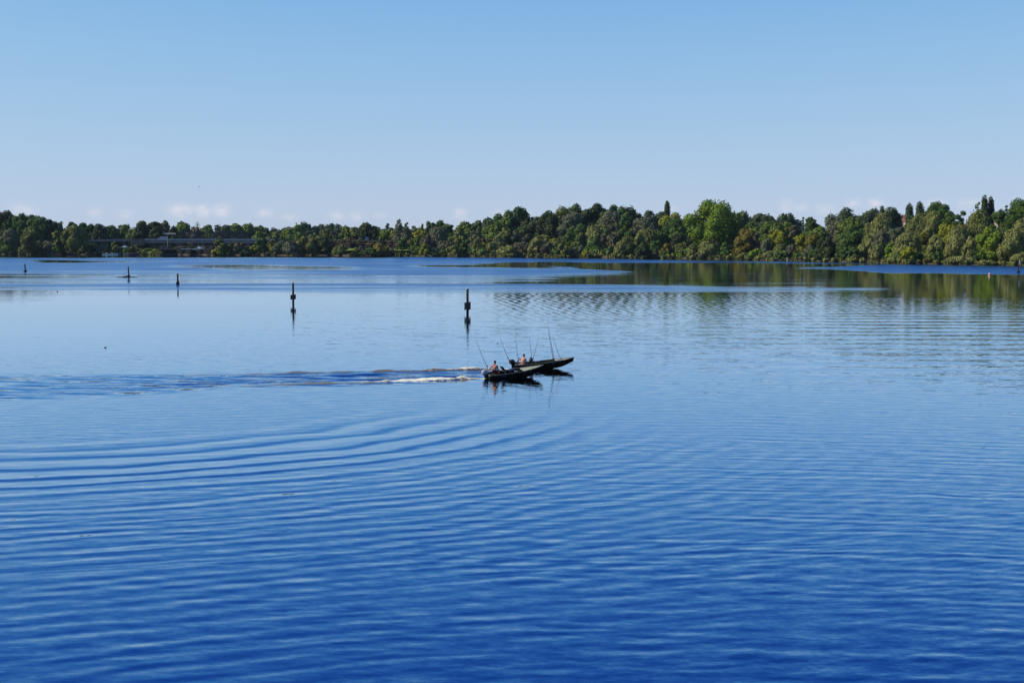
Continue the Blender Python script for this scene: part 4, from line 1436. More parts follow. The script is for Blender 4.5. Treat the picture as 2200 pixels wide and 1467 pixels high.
for s in (-.9, .9):
    MB().tube([(s, .12, -1.5), (s, .12, 2.5)], .07, 6).build('post', M['steel'], pan)

# lawn patch seen through the trees
strip('lawn', 1030, 1052, 12, 540.5, 24, 535.5, mat_plain('bright_lawn', (.20, .26, .03), .95, .15, .5), n=8)

# red-roofed houses behind the right wood
for (px, off, top, w, lb) in ((1945, 85, 462.5, 20, 'house with a red tiled roof behind the right wood left of the slim columns'),
                              (2136, 90, 458.5, 14, 'house with a red roof corner showing right of the dark double column')):
    D = float(shore_dist(px)) + off
    hz = Z(top, D)
    h = empty('house', (X(px, D), D, 2.0), (0, 0, .25))
    tag(h, lb, 'house')
    ww = w / FPX * D * 1.3
    eave = hz - 2.0 - 3.0
    MB().box((0, 0, eave / 2), (ww, 9, eave)).build('wall', M['plaster'], h)
    MB().add([(-ww / 2 - .5, -5, eave), (ww / 2 + .5, -5, eave), (ww / 2 + .5, 5, eave), (-ww / 2 - .5, 5, eave), (-ww / 2 - .5, 0, eave + 3), (ww / 2 + .5, 0, eave + 3)],
             [(0, 1, 5, 4), (2, 3, 4, 5), (0, 4, 3), (1, 2, 5), (3, 2, 1, 0)]).build('roof', M['tile'], h)
    MB().box((ww * .2, 1.0, eave + 2.6), (.7, .7, 2.0)).build('chimney', M['plaster'], h)
    for k in (-.3, 0, .3):
        MB().box((k * ww, -4.52, eave - 2), (1.1, .08, 1.4)).build('window', M['glass'], h)


# boats moored under the left bank
def small_boat(px, off, L, mat, label, name='moored_boat', wind=True, rz=0.0):
    D = float(shore_dist(px)) + off
    t = empty(name, (X(px, D), D, 0), (0, 0, rz))
    tag(t, label, 'boat', 'boats moored along the left shore')
    st = [(-.5, .40, .62), (-.2, .46, .62), (.1, .44, .66), (.32, .30, .74), (.5, .02, .86)]
    v, f = [], []
    for (a, b_, zg) in st:
        v += [(a * L, -b_ * 1.7, zg), (a * L, -b_ * 1.2, -.05), (a * L, b_ * 1.2, -.05), (a * L, b_ * 1.7, zg)]
    for i in range(4):
        for k in range(3):
            f.append((i * 4 + k, (i + 1) * 4 + k, (i + 1) * 4 + k + 1, i * 4 + k + 1))
    f.append((0, 1, 2, 3))
    mesh_obj('hull', v, f, mat, t)
    v2 = []
    for (a, b_, zg) in st:
        v2 += [(a * L, -b_ * 1.62, zg - .06), (a * L, b_ * 1.62, zg - .06)]
    mesh_obj('deck', v2, [(i * 2, i * 2 + 2, i * 2 + 3, i * 2 + 1) for i in range(4)], M['white'] if mat is M['white'] else M['hull_in'], t)
    if wind:
        MB().add([(.02 * L, -.62, .62), (.02 * L, .62, .62), (-.10 * L, .5, 1.25), (-.10 * L, -.5, 1.25), (-.22 * L, .6, .62), (-.22 * L, -.6, .62)],
                 [(0, 1, 2, 3), (2, 4, 5, 3), (0, 3, 5), (1, 4, 2)]).build('windscreen', M['glass'] if mat is not M['white'] else M['white'], t)
    MB().box((-.53 * L, 0, .6), (.35, .32, .7)).build('outboard_motor', M['black'], t, bevel=.05)
    return t


small_boat(233, -4.5, 6.4, M['white'], 'white moored motorboat, left one of the white pair', rz=.35)
small_boat(245, -3.5, 5.6, M['white'], 'white moored motorboat with a pale cover, right one of the white pair', rz=.2)
small_boat(254, -3, 4.2, M['blue'], 'small light blue boat moored right beside the white pair', wind=False, rz=.3)
small_boat(289, -3.5, 6.0, M['navy'], 'dark moored boat with a small cabin right of the white boats', rz=.15)
small_boat(278, -2.5, 4.0, M['silver'], 'low grey rowing boat just left of the dark cabin boat', wind=False, rz=.1)
small_boat(126, -4, 4.6, M['orange'], 'small orange-brown rowing boat below the narrow olive tree', wind=False, rz=.05)
small_boat(162, -4, 5.6, M['navy'], 'long dark rowing boat below the big olive tree', wind=False, rz=.05)
small_boat(216, -2.5, 4.6, M['hull'], 'flat dark green boat at the shore left of the white pair', wind=False, rz=.05)
# heron-like pale post and arched branch on the right bank
D = float(shore_dist(1690)) - 2
pp = empty('mooring_stake', (X(1690, D), D, 0))
tag(pp, 'small pale stake in the water under the golden thicket', 'stake')
MB().tube([(0, 0, -.4), (.05, 0, 1.3)], [.14, .12], 6).build('stake', M['white'], pp)
D = float(shore_dist(1838)) + 1
ab = empty('fallen_branch', (X(1836, D), D, .3))
tag(ab, 'bare brown branch arching to the water on the right shore', 'branch')
MB().tube([(-2.2, -.8, -.6), (-1.4, -.4, 1.3), (0, 0, 2.3), (1.6, .3, 2.5)], [.28, .24, .2, .1], 6).build('branch', M['grey_bark'], ab)
# ------------------------------------------------------------------ channel piles
def pile(px, base, top, w, block, label, lean=0.0, name='mooring_pile', capmat='pole_cap'):
    """block = (top row, bottom row, width px) of the clamped boards."""
    p = on_water(px, base)
    D = p.y
    k = D / FPX
    t = empty(name, (p.x, D, 0))
    tag(t, label, 'pile', 'piles standing in a row across the lake' if px < 1500 else None)
    h = (base - top) * k
    rr = w * k / 2
    mb = MB()
    mb.tube([(-lean * .2, 0, -1.2), (lean * .5, 0, h * .5), (lean, 0, h - .04)], [rr * 1.08, rr, rr * .96], 12)
    mb.build('pole', M['pole'], t, True)
    mb = MB()
    mb.tube([(lean, 0, h - .03), (lean, 0, h + .06), (lean - .03, 0, h + .16)], [rr * 1.02, rr * 1.0, rr * .55], 12)
    mb.build('pole_top', M[capmat], t, True)
    if block:
        zt, zb = (base - block[0]) * k, (base - block[1]) * k
        bw = block[2] * k
        zc, bh = (zt + zb) / 2, zt - zb
        for s in (-1, 1):
            MB().box((lean * .4 + s * (rr + (bw / 2 - rr) / 2 + .02), -.02, zc + s * .05), ((bw / 2 - rr) - .04, rr * 1.7, bh)).build('side_board', M['board'], t, bevel=.02)
        MB().box((lean * .4 - bw * .16, -rr - .09, zc), (bw * .52, .12, bh * .92)).build('front_board', M['board'], t, bevel=.02)
        MB().box((lean * .4 + bw * .33, -rr - .09, zc - .03), (bw * .26, .12, bh * .94)).build('front_board', M['board'], t, bevel=.02)
        MB().box((lean * .4, rr + .09, zc), (bw * .9, .12, bh * .9)).build('rear_board', M['board'], t, bevel=.02)
    return t


pile(1004.5, 674, 621, 5.4, (649, 665, 13.5), 'nearest mooring pile, straight behind the two boats, with a pale top')
pile(630, 653, 608, 4.4, (633, 643, 11.5), 'second pile from the boats with dark boards clamped round its middle')
pile(382, 612.5, 588, 3.8, (605.5, 612, 6.6), 'third pile from the boats with its boards at the waterline')
pile(277, 600, 573, 3.0, (591.5, 596, 6.2), 'far pile with driftwood caught around it', lean=-.12)
pile(55, 584.5, 567, 2.8, (581, 584, 6.5), 'farthest small pile near the left picture edge', lean=-.22)
pr = pile(2186.5, 587, 562, 2.6, (582.5, 586.5, 6.5), 'leaning pole with a small grey marker box near the right picture edge', lean=.45, name='marker_pole')
kk = on_water(2186.5, 587).y / FPX
MB().box((.62, -.1, 22 * kk), (4.2 * kk, .5, 5.5 * kk)).build('marker_box', M['rail_steel'], pr, bevel=.03)
# driftwood round the far pile
p = on_water(277, 596)
dw = empty('driftwood', (p.x, p.y, 0))
tag(dw, 'dark driftwood branches floating around the far pile', 'driftwood')
kk = p.y / FPX
MB().tube([(-28 * kk, .2, .05), (-16 * kk, -.4, .12), (-5 * kk, -.7, .08), (9 * kk, -.5, .12), (18 * kk, .3, .04)], [.06, .11, .13, .09, .05], 6).build('log', M['drift'], dw)
MB().tube([(-13 * kk, -.9, .04), (-6 * kk, -.8, .3), (0, -.9, .55)], [.12, .14, .05], 5).build('branch', M['drift'], dw)
MB().tube([(2 * kk, -.9, .08), (8 * kk, -1.4, .14), (14 * kk, -1.8, .06)], [.10, .11, .05], 5).build('branch', M['drift'], dw)
# round floats
for (px, py, r_, lb) in ((2126, 591, .40, 'round faded red float on calm water left of the leaning pole'),
                         (123, 627, .15, 'tiny reddish float below the farthest pile on the left')):
    p = on_water(px, py)
    f_ = empty('float', (p.x, p.y, 0))
    tag(f_, lb, 'float')
    MB().ball((0, 0, r_ * .45), r_, 14, 10).build('ball', M['buoy'], f_, True)
    MB().tube([(0, 0, r_ * 1.3), (0, 0, r_ * 1.65)], r_ * .22, 8).build('eye', M['white'], f_)
p = on_water(226, 747)
dk = empty('waterbird', (p.x, p.y, 0), (0, 0, .4))
tag(dk, 'tiny dark waterbird swimming alone on the left of the lake', 'bird')
dk.scale = (.62, .62, .62)
MB().ball((0, 0, .05), (.17, .085, .085), 10, 7).ball((.15, 0, .16), (.05, .04, .045), 8, 6).tube([(.10, 0, .06), (.15, 0, .16)], [.05, .035], 6).tube([(.19, 0, .155), (.24, 0, .15)], [.018, .004], 5).build('body', M['feather'], dk, True)


def flying_bird(loc, span_, rot, label):
    t = empty('flying_bird', loc, rot)
    tag(t, label, 'bird')
    s = span_ / 2
    MB().ball((0, 0, 0), (s * .55, s * .14, s * .13), 10, 7).ball((s * .55, 0, s * .06), s * .11, 8, 6).add(
        [(-s * .5, -.05 * s, 0), (-s * .5, .05 * s, 0), (-s * .95, .18 * s, .02), (-s * .95, -.18 * s, .02)], [(0, 1, 2, 3)]).build('body', M['feather'], t, True)
    for q in (-1, 1):
        v = [(.22 * s, 0, .03), (-.2 * s, 0, .03), (-.28 * s, q * .5 * s, .2 * s), (.14 * s, q * .5 * s, .22 * s), (-.35 * s, q * s, .12 * s), (-.2 * s, q * s, .13 * s),
             (.22 * s, 0, .06), (-.2 * s, 0, .05), (-.28 * s, q * .5 * s, .22 * s), (.14 * s, q * .5 * s, .25 * s)]
        MB().add(v, [(0, 1, 2, 3), (3, 2, 4, 5), (6, 9, 8, 7), (9, 5, 4, 8)]).build('wing', M['feather'], t)
    return t


flying_bird(at_depth(427.5, 401.5, 260), .55, (.2, 0, .3), 'dark bird flying high in the sky over the white clouds')
flying_bird(at_depth(1068.5, 738, 112), .28, (1.1, .5, 1.2), 'small dark bird darting low over the water behind the boats')


# ------------------------------------------------------------------ the two fishing boats
def hull_section(t, B):
    """Half beams at gunwale and chine, keel and gunwale height at station t (0 transom, 1 bow)."""
    hb = B / 2 * (0.90 + .10 * min(1, t / .25)) * (1 - max(0, (t - .42) / .58) ** 2.3 * .985)
    hc = hb * (.80 - .35 * max(0, t - .5) / .5)
    zk = -.14 + max(0, (t - .62) / .38) ** 1.7 * .48
    zg = .40 + .26 * t ** 2.2
    return hb, hc, zk, zg


def fishing_boat(loc, heading, pitch, roll, L, B, label, deck_from, deck_mat, cowl):
    t = empty('fishing_boat', loc, (roll, -pitch, heading))
    tag(t, label, 'boat', 'two fishing boats under way side by side')
    N = 22
    ts = [(i / (N - 1)) for i in range(N)]

    def xof(tt, z):   # raked stem
        return tt * L - max(0, tt - .80) / .20 * (1 - min(1, max(0, z + .14) / .8)) * .28
    v, f = [], []
    for tt in ts:
        hb, hc, zk, zg = hull_section(tt, B)
        for (yy, z) in ((-hb, zg), (-(hb * .93 + hc * .07), zk + (zg - zk) * .62), (-hc, zk + .09), (-hc * .35, zk), (hc * .35, zk), (hc, zk + .09), (hb * .93 + hc * .07, zk + (zg - zk) * .62), (hb, zg)):
            v.append((xof(tt, z), yy, z))
    for i in range(N - 1):
        for k in range(7):
            f.append((i * 8 + k, i * 8 + k + 1, (i + 1) * 8 + k + 1, (i + 1) * 8 + k))
    f.append(tuple(range(8))[::-1])
    mesh_obj('hull', v, f, M['hull'], t)
    # inner liner
    v, f = [], []
    for tt in ts[:-2]:
        hb, hc, zk, zg = hull_section(tt, B)
        zf = max(zk + .12, .02)
        for (yy, z) in ((-(hb - .05), zg - .004), (-(hc * .9), zf), (hc * .9, zf), (hb - .05, zg - .004)):
            v.append((max(.06, xof(tt, z) * .995), yy, z))
    n = len(ts) - 2
    for i in range(n - 1):
        for k in range(3):
            f.append((i * 4 + k, (i + 1) * 4 + k, (i + 1) * 4 + k + 1, i * 4 + k + 1))
    f.append((0, 1, 2, 3))
    mesh_obj('liner', v, f, M['hull_in'], t)
    # gunwale rails
    for s in (-1, 1):
        pts = []
        for tt in ts:
            hb, hc, zk, zg = hull_section(tt, B)
            pts.append((xof(tt, zg), s * hb, zg + .012))
        MB().tube(pts, [.022] * len(pts), 6).build('gunwale_rail', M['rail'], t)
    MB().box((.03, 0, .40), (.07, B * .86, .07)).build('transom_rail', M['rail'], t)
    # decks
    def deck(name, a, b_, zoff, mat, shrink=.06):
        v, f = [], []
        q = np.linspace(a, b_, 9)
        for tt in q:
            hb, hc, zk, zg = hull_section(tt, B)
            hb = max(.01, hb - shrink)
            for z in (zg + zoff, zg + zoff - .05):
                v += [(xof(tt, zg), -hb, z), (xof(tt, zg), hb, z)]
        for i in range(8):
            a0, b0 = i * 4, (i + 1) * 4
            f += [(a0, b0, b0 + 1, a0 + 1), (a0 + 2, a0 + 3, b0 + 3, b0 + 2), (a0, a0 + 2, b0 + 2, b0), (a0 + 1, b0 + 1, b0 + 3, a0 + 3)]
        f += [(0, 1, 3, 2), (32, 34, 35, 33)]
        return mesh_obj(name, v, f, mat, t)
    deck('bow_deck', deck_from, .985, -.012, deck_mat)
    deck('stern_deck', .02, .17, -.09, M['hull_in'])
    # a hatch frame and cleat on the bow deck
    hb, hc, zk, zg = hull_section(.80, B)
    MB().box((.80 * L, 0, zg + .0), (.34, .30, .02)).build('hatch', M['deck'], t, bevel=.005)
    hb, hc, zk, zg2 = hull_section(.93, B)
    MB().box((.93 * L, 0, zg2 + .04), (.03, .12, .02)).box((.93 * L, 0, zg2 + .02), (.025, .04, .04)).build('cleat', M['rail_steel'], t)
    # thwart seat with console box
    MB().box((L * .42, 0, .26), (.34, B * .80, .05)).box((L * .42, 0, .12), (.30, B * .5, .24)).build('thwart', M['hull_in'], t, bevel=.01)
    # dark blue printed patches on the hull side (unreadable in the photograph)
    for s in (-1, 1):
        for (ta, tb) in ((.18, .28), (.60, .74)):
            v = []
            for tt in (ta, tb):
                hb, hc, zk, zg = hull_section(tt, B)
                for fr in (.66, .92):
                    yy = hb * .93 + hc * .07 + (hb - hb * .93 - hc * .07) * (fr - .62) / .38
                    v.append((tt * L, s * (yy + .008), zk + (zg - zk) * fr))
            MB().add(v, [(0, 1, 3, 2) if s > 0 else (0, 2, 3, 1)]).build('side_print', M['navy'], t)
    # outboard
    om = MB().box((-.10, 0, .34), (.16, .20, .34)).box((-.03, 0, .22), (.10, .26, .30)).build('outboard_motor', M['black'], t, bevel=.02)
    c = MB()
    rows = [(.44, .15, .20), (.50, .19, .25), (.62, .20, .26), (.72, .17, .23), (.79, .11, .16), (.81, .05, .08)]
    vv, ff = [], []
    for (z, ry, rx) in rows:
        for k in range(14):
            a = 2 * math.pi * k / 14
            ca, sa = math.cos(a), math.sin(a)
            vv.append((-.20 + rx * math.copysign(abs(ca) ** .7, ca) - .05 * (z - .44), ry * math.copysign(abs(sa) ** .7, sa), z))
    for j in range(len(rows) - 1):
        for k in range(14):
            k2 = (k + 1) % 14
            ff.append((j * 14 + k, j * 14 + k2, (j + 1) * 14 + k2, (j + 1) * 14 + k))
    ff += [tuple(range(14))[::-1], tuple(range(70, 84))]
    co = c.add(vv, ff).build('cowling', cowl, om, True)
    MB().tube([(-.20, 0, .42), (-.20, 0, .10), (-.22, 0, -.42)], [.085, .06, .045], 8).box((-.24, 0, -.24), (.34, .20, .02)).ball((-.24, 0, -.44), (.22, .055, .055), 8, 6).build('lower_leg', M['black'], om)
    pr_ = MB()
    for k in range(3):
        a = 2 * math.pi * k / 3
        pr_.add([(-.46, 0, -.44), (-.48, .13 * math.cos(a - .3), -.44 + .13 * math.sin(a - .3)), (-.47, .15 * math.cos(a), -.44 + .15 * math.sin(a)), (-.44, .13 * math.cos(a + .35), -.44 + .13 * math.sin(a + .35))], [(0, 1, 2, 3)])
    pr_.build('propeller', M['rail_steel'], om)
    MB().tube([(-.04, 0, .54), (.22, .06, .56), (.42, .12, .58)], [.026, .022, .024], 7).build('tiller', M['black'], om)
    return t


boat_a = fishing_boat((-1.90, 110.55, -.10), R(18), R(4.4), R(5.5), 4.66, 1.50,
                      'nearer dark camouflage fishing boat with a grey-green bow deck and silver-topped outboard', .62, M['deck'], M['silver'])
boat_b = fishing_boat((.22, 118.2, .02), R(12), R(2.3), R(3), 5.15, 1.56,
                      'farther dark fishing boat with a sandy bow deck and black outboard', .70, M['tan_deck'], M['black'])
# two-tone cowling of the nearer boat: dark blue lower half
bpy.context.view_layer.update()
for ch in boat_a.children:
    if ch.name.startswith('outboard_motor'):
        MB().box((-.19, 0, .46), (.42, .36, .17)).build('cowling_base', M['navy_cowl'], ch, bevel=.05)


def bw(boat, x, y, z):
    """Boat coordinates to world."""
    return (Matrix.Translation(boat.location) @ boat.rotation_euler.to_matrix().to_4x4()) @ Vector((x, y, z))


def pedestal_seat(boat, x, y, z, rz, lean=.5):
    s = empty('pedestal_seat', (x, y, z), (0, 0, rz))
    s.parent = boat
    MB().tube([(0, 0, -.28), (0, 0, 0)], .035, 8).build('post', M['rail_steel'], s)
    MB().box((0, 0, .04), (.40, .42, .09)).build('cushion', M['black'], s, bevel=.03)
    MB().box((-.26, 0, .27), (.07, .40, .44), ry=-lean).build('backrest', M['black'], s, bevel=.025)
    return s


pedestal_seat(boat_a, 1.62, .42, .40, R(20), .65)
# tackle, boxes and a crate lie in the boats: things of their own


def thing_in(boat, name, x, y, z, rz, label, cat):
    o = empty(name, bw(boat, x, y, z), (0, 0, rz + boat.rotation_euler.z))
    return tag(o, label, cat)


t = thing_in(boat_a, 'tackle_box', 2.05, .32, .20, .2, 'dark tackle box lying behind the folded seat in the nearer boat', 'tackle box')
MB().box((0, 0, .14), (.46, .28, .26)).build('box', M['black'], t, bevel=.02)
MB().box((0, 0, .29), (.48, .30, .04)).build('lid', M['navy_cowl'], t, bevel=.01)
MB().tube([(-.12, 0, .31), (-.1, 0, .37), (.1, 0, .37), (.12, 0, .31)], .012, 6).build('handle', M['rail_steel'], t)
t = thing_in(boat_a, 'bucket', 2.30, -.15, .12, 0, 'small dark bucket with grey rim in the nearer boat amidships', 'bucket')
MB().tube([(0, 0, .0), (0, 0, .30)], [.11, .14], 12).build('pail', M['navy_cowl'], t)
MB().tube([(0, 0, .30), (0, 0, .325)], [.15, .15], 12).build('rim', M['rail_steel'], t)
t = thing_in(boat_b, 'backpack', 1.50, .40, .30, .3, 'black backpack standing in front of the man in the farther boat', 'bag')
MB().ball((0, 0, .24), (.17, .20, .27), 12, 8).build('pack', M['black'], t, True)
MB().ball((.13, 0, .16), (.08, .15, .13), 10, 6).build('pocket', M['dark_cloth'], t, True)
MB().tube([(-.1, .0, .48), (-.02, 0, .56), (.06, 0, .48)], .015, 6).build('strap', M['dark_cloth'], t)
t = thing_in(boat_b, 'crate', 1.98, .05, .28, .1, 'grey lidded crate amidships in the farther boat', 'crate')
MB().box((0, 0, .12), (.42, .34, .22)).build('body', M['dark_cloth'], t, bevel=.01)
MB().box((0, 0, .25), (.44, .36, .03)).build('lid', M['rail_steel'], t, bevel=.008)
for (xx, yy, sx_, sy_, rz, lb) in ((3.72, -.20, .62, .26, .25, 'pale folded cloth lying on the bow deck of the farther boat'),
                                   (.40, -.58, .34, .18, .1, 'white rag lying beside the man in the farther boat')):
    hbz = hull_section(xx / 5.15, 1.56)[3]
    t = tag(empty('cloth', bw(boat_b, xx, yy, hbz + .0), (0, 0, rz)), lb, 'cloth')
    v, f = [], []
    rr_ = np.random.default_rng(int(xx * 10))
    for i in range(7):
        for j in range(5):
            e = math.sin(math.pi * i / 6) * math.sin(math.pi * j / 4)
            v.append(((i / 6 - .5) * sx_ + rr_.normal() * .012, (j / 4 - .5) * sy_ + rr_.normal() * .012, .015 + e * .07 + rr_.uniform(0, .03)))
    for i in range(6):
        for j in range(4):
            f.append((i * 5 + j, (i + 1) * 5 + j, (i + 1) * 5 + j + 1, i * 5 + j + 1))
    o = mesh_obj('fold', v, f, M['cloth'], t, True)
    o.modifiers.new('solid', 'SOLIDIFY').thickness = .012


# ------------------------------------------------------------------ fishing rods
def rod(base, tip_px, label, reel=.22, reel_side=-1, r0=.021):
    """A rod from a world point to the photo pixel of its tip, at the depth of its base."""
    b_ = Vector(base)
    tip = at_depth(tip_px[0], tip_px[1], b_.y + .1)
    t = tag(empty('fishing_rod', b_), label, 'fishing rod', 'fishing rods standing in the boats')
    d = tip - b_
    u = d.normalized()
    side = u.cross(Vector((0, 1, 0))).normalized()
    mid = d * .55 + side * .02
    MB().tube([u * .42, mid, d * .8 + side * .02, d], [r0 * .85, r0 * .66, r0 * .5, r0 * .34], 7).build('blank', M['rod'], t, True)
    MB().tube([u * -.12, u * .12, u * .14, u * .42], [r0 * 1.25, r0 * 1.25, r0 * 1.0, r0 * 1.15], 8).build('handle', M['cork'], t, True)
    rl = u * reel + side * (.07 * reel_side)
    rb = MB().ball(rl, (.055, .05, .055), 10, 7).tube([u * reel, rl], .014, 6).build('reel', M['black'], t, True)
    MB().tube([rl + Vector((0, -.05, 0)), rl + Vector((.03, -.10, .03))], .010, 5).ball(rl + Vector((.03, -.11, .03)), .02, 6, 5).build('crank', M['rail_steel'], rb)
    for k in (.5, .66, .8, .92):
        p_ = d * k + side * .02
        MB().tube([p_, p_ + side * (.05 * (1.2 - k))], .006, 4).build('guide', M['rail_steel'], t)
    return t


def zz(x, y):   # zoom pixel of the boat close-up -> photo pixel
    return 980 + x / 6.377, 690 + y / 6.377


def rod_at(zb, Y, ztip, label, **kw):
    q = zz(*zb)
    return rod(at_depth(q[0], q[1], Y), zz(*ztip), label, **kw)


rod_at((433, 655), 110.9, (265, 240), 'fishing rod slanting back over the stern of the nearer boat', reel=.24)
rod_at((735, 575), 117.6, (597, 200), 'left one of two rods leaning over the black outboard')
rod_at((752, 578), 117.9, (655, 375), 'shorter right one of two rods leaning over the black outboard', r0=.015)
rod_at((857, 590), 118.7, (812, 185), 'rod standing upright behind the man in the farther boat', reel=.5)
rod_at((1050, 590), 118.6, (1004, 210), 'rod leaning left in the crossed pair amidships of the farther boat', reel=.45)
rod_at((1036, 585), 118.5, (1138, 205), 'rod leaning right in the crossed pair amidships of the farther boat', reel=.42, reel_side=1)
rod_at((1330, 540), 118.9, (1252, 35), 'left one of two parallel rods on the bow of the farther boat', reel=.16)
rod_at((1343, 540), 119.1, (1268, 70), 'right one of two parallel rods on the bow of the farther boat', reel=.18, reel_side=1)
rod_at((1437, 535), 119.2, (1312, 180), 'foremost rod on the bow of the farther boat, leaning back alone', reel=.12)


# ------------------------------------------------------------------ people
def skin_mesh(name, chains, mat, parent, root=0, levels=2):
    """chains: list of joint lists [(x,y,z,r), ...]; joints at equal places are shared."""
    verts, rads, edges, key = [], [], [], {}
    for ch in chains:
        last = None
        for (x, y, z, r_) in ch:
            k = (round(x, 4), round(y, 4), round(z, 4))
            if k not in key:
                key[k] = len(verts)
                verts.append((x, y, z))
                rads.append(r_)
            i = key[k]
            if last is not None and i != last:
                edges.append((last, i))
            last = i
    me = bpy.data.meshes.new(name)
    me.from_pydata(verts, edges, [])
    me.materials.append(mat)
    o = bpy.data.objects.new(name, me)
    COL.objects.link(o)
    o.parent = parent
    sk = o.modifiers.new('skin', 'SKIN')
    sk.use_smooth_shade = True
    for i, d in enumerate(me.skin_vertices[0].data):
        rr = rads[i]
        d.radius = rr if isinstance(rr, tuple) else (rr, rr)
        d.use_root = (i == root)
    sb = o.modifiers.new('subdivision', 'SUBSURF')
    sb.levels = levels
    sb.render_levels = levels
    return o


def hand(w, dirv, side_v, up):
    """Palm, four unequal fingers curled round the grip and a thumb, as chains that start at the wrist."""
    w, d, s, n = Vector(w), Vector(dirv).normalized(), Vector(side_v).normalized(), Vector(up).normalized()
    out = []
    palm = w + d * .055
    out.append([(*w, .027), (*palm, .036)])
    for k, (o_, l) in enumerate(((-.030, .062), (-.010, .072), (.011, .068), (.030, .054))):
        a = palm + d * .035 + s * o_
        b_ = a + d * l * .5 - n * .012
        c = b_ + d * l * .12 - n * l * .45
        e = c - d * l * .30 - n * l * .12
        out.append([(*palm, .036), (*a, .0115), (*b_, .0105), (*c, .0095), (*e, .0085)])
    a = w + d * .03 - s * .035
    b_ = a + d * .035 - s * .022 - n * .012
    c = b_ + d * .026 - n * .020
    out.append([(*w, .027), (*a, .014), (*b_, .011), (*c, .009)])
    return out


def man(loc, face, label, lean, l_elbow, l_wrist, r_elbow, r_wrist, head_turn, shorts_mat):
    """A bare-chested man sitting; local +X is where he faces, z=0 the seat."""
    t = tag(empty('person', loc, (0, 0, face)), label, 'person')
    t.scale = (1.13, 1.13, 1.13)
    lx = math.sin(lean)

    def tor(h, y=0, fx=0):
        return (lx * h + fx, y, h)
    pel, wai, che, upp, nek, hed = tor(.10), tor(.25, 0, -.015), tor(.40, 0, -.02), tor(.525, 0, -.01), tor(.62, 0, .01), tor(.70, 0, .03)
    hx, hz_ = hed[0], hed[2]
    htop = (hx + .015, 0, hz_ + .13)
    skull = (hx + .005, 0, hz_ + .065)
    ls, rs = tor(.50, .185), tor(.50, -.185)
    chains = [
        [(*pel, (.165, .125)), (*wai, (.145, .105)), (*che, (.165, .115)), (*upp, (.15, .10)), (*nek, (.058, .058)), (*hed, (.068, .072)), (*skull, (.080, .092)), (*htop, (.050, .058))],
        [(*upp, (.15, .10)), (*ls, .062), (*l_elbow, .043), (*l_wrist, .030)],
        [(*upp, (.15, .10)), (*rs, .062), (*r_elbow, .043), (*r_wrist, .030)],
        [(*pel, (.165, .125)), (.09, .11, .09, .095), (.46, .16, .17, .062), (.50, .16, -.10, .056), (.47, .15, -.24, .040), (.50, .15, -.29, .040), (.62, .16, -.31, .034)],
        [(*pel, (.165, .125)), (.09, -.11, .09, .095), (.46, -.16, .17, .062), (.50, -.16, -.10, .056), (.47, -.15, -.24, .040), (.50, -.15, -.29, .040), (.62, -.16, -.31, .034)],
        # nose and ears
        [(*skull, (.080, .092)), (hx + .098, .0, hz_ + .045, .014)],
        [(*skull, (.080, .092)), (hx - .003, .086, hz_ + .055, .018)],
        [(*skull, (.080, .092)), (hx - .003, -.086, hz_ + .055, .018)],
    ]
    for (e, w, sgn) in ((l_elbow, l_wrist, 1), (r_elbow, r_wrist, -1)):
        d = Vector(w) - Vector(e)
        up = Vector((0, 0, 1)) if abs(d.normalized().z) < .8 else Vector((1, 0, 0))
        s = d.cross(up).normalized() * sgn
        chains += hand(w, d, s, s.cross(d).normalized() * sgn)
    body = skin_mesh('body', chains, M['skin'], t)
    # hair: short dark cap over the back and top of the skull
    mb = MB()
    vv, ff = [], []
    for j in range(8):
        ph = math.pi * .60 * j / 7
        for i in range(16):
            a = 2 * math.pi * i / 16
            rr = 1.0 if math.cos(a) < .35 else max(.0, 1 - max(0, ph - .75) * 1.6)
            ph2 = ph * (rr if math.cos(a) > .35 else 1.12)
            vv.append((skull[0] - .006 + .102 * math.sin(ph2) * math.cos(a), .090 * math.sin(ph2) * math.sin(a), skull[2] + .012 + .108 * math.cos(ph2)))
    for j in range(7):
        for i in range(16):
            i2 = (i + 1) % 16
            ff.append((j * 16 + i, (j + 1) * 16 + i, (j + 1) * 16 + i2, j * 16 + i2))
    mb.add(vv, ff).build('hair', M['hair'], t, True)
    for s in (-1, 1):
        MB().ball((hx + .083, s * .032, hz_ + .068), .012, 8, 6).build('eye', M['eye'], t, True)
    MB().box((hx + .088, 0, hz_ + .002), (.012, .045, .010)).build('mouth', M['red_cloth'], t, bevel=.003)
    skin_mesh('shorts', [
        [(lx * .20, 0, .20, (.162, .122)), (pel[0], 0, .095, (.185, .140)), (.10, .115, .088, .112), (.33, .15, .145, .090)],
        [(pel[0], 0, .095, (.185, .140)), (.10, -.115, .088, .112), (.33, -.15, .145, .090)]], shorts_mat, t, root=1)
    return t


# man in the nearer boat: left hand back on the tiller
q = zz(525, 712)
pa = at_depth(q[0], q[1], 110.95)
man(pa, R(72), 'bare-chested man with dark red shorts steering the nearer boat, back to the viewer', R(7),
    (-.06, .34, .27), (-.10, .47, .03), (.12, -.22, .26), (.34, -.14, .16), 0, M['red_cloth'])
# man in the farther boat: left elbow stuck out
q = zz(912, 612)
pb = at_depth(q[0], q[1], 118.4)
man(pb, R(62), 'bare-chested man with elbow out sitting in the farther boat, back to the viewer', R(14),
    (-.02, .44, .40), (.02, .36, .10), (.16, -.24, .27), (.38, -.16, .20), 0, M['dark_cloth'])


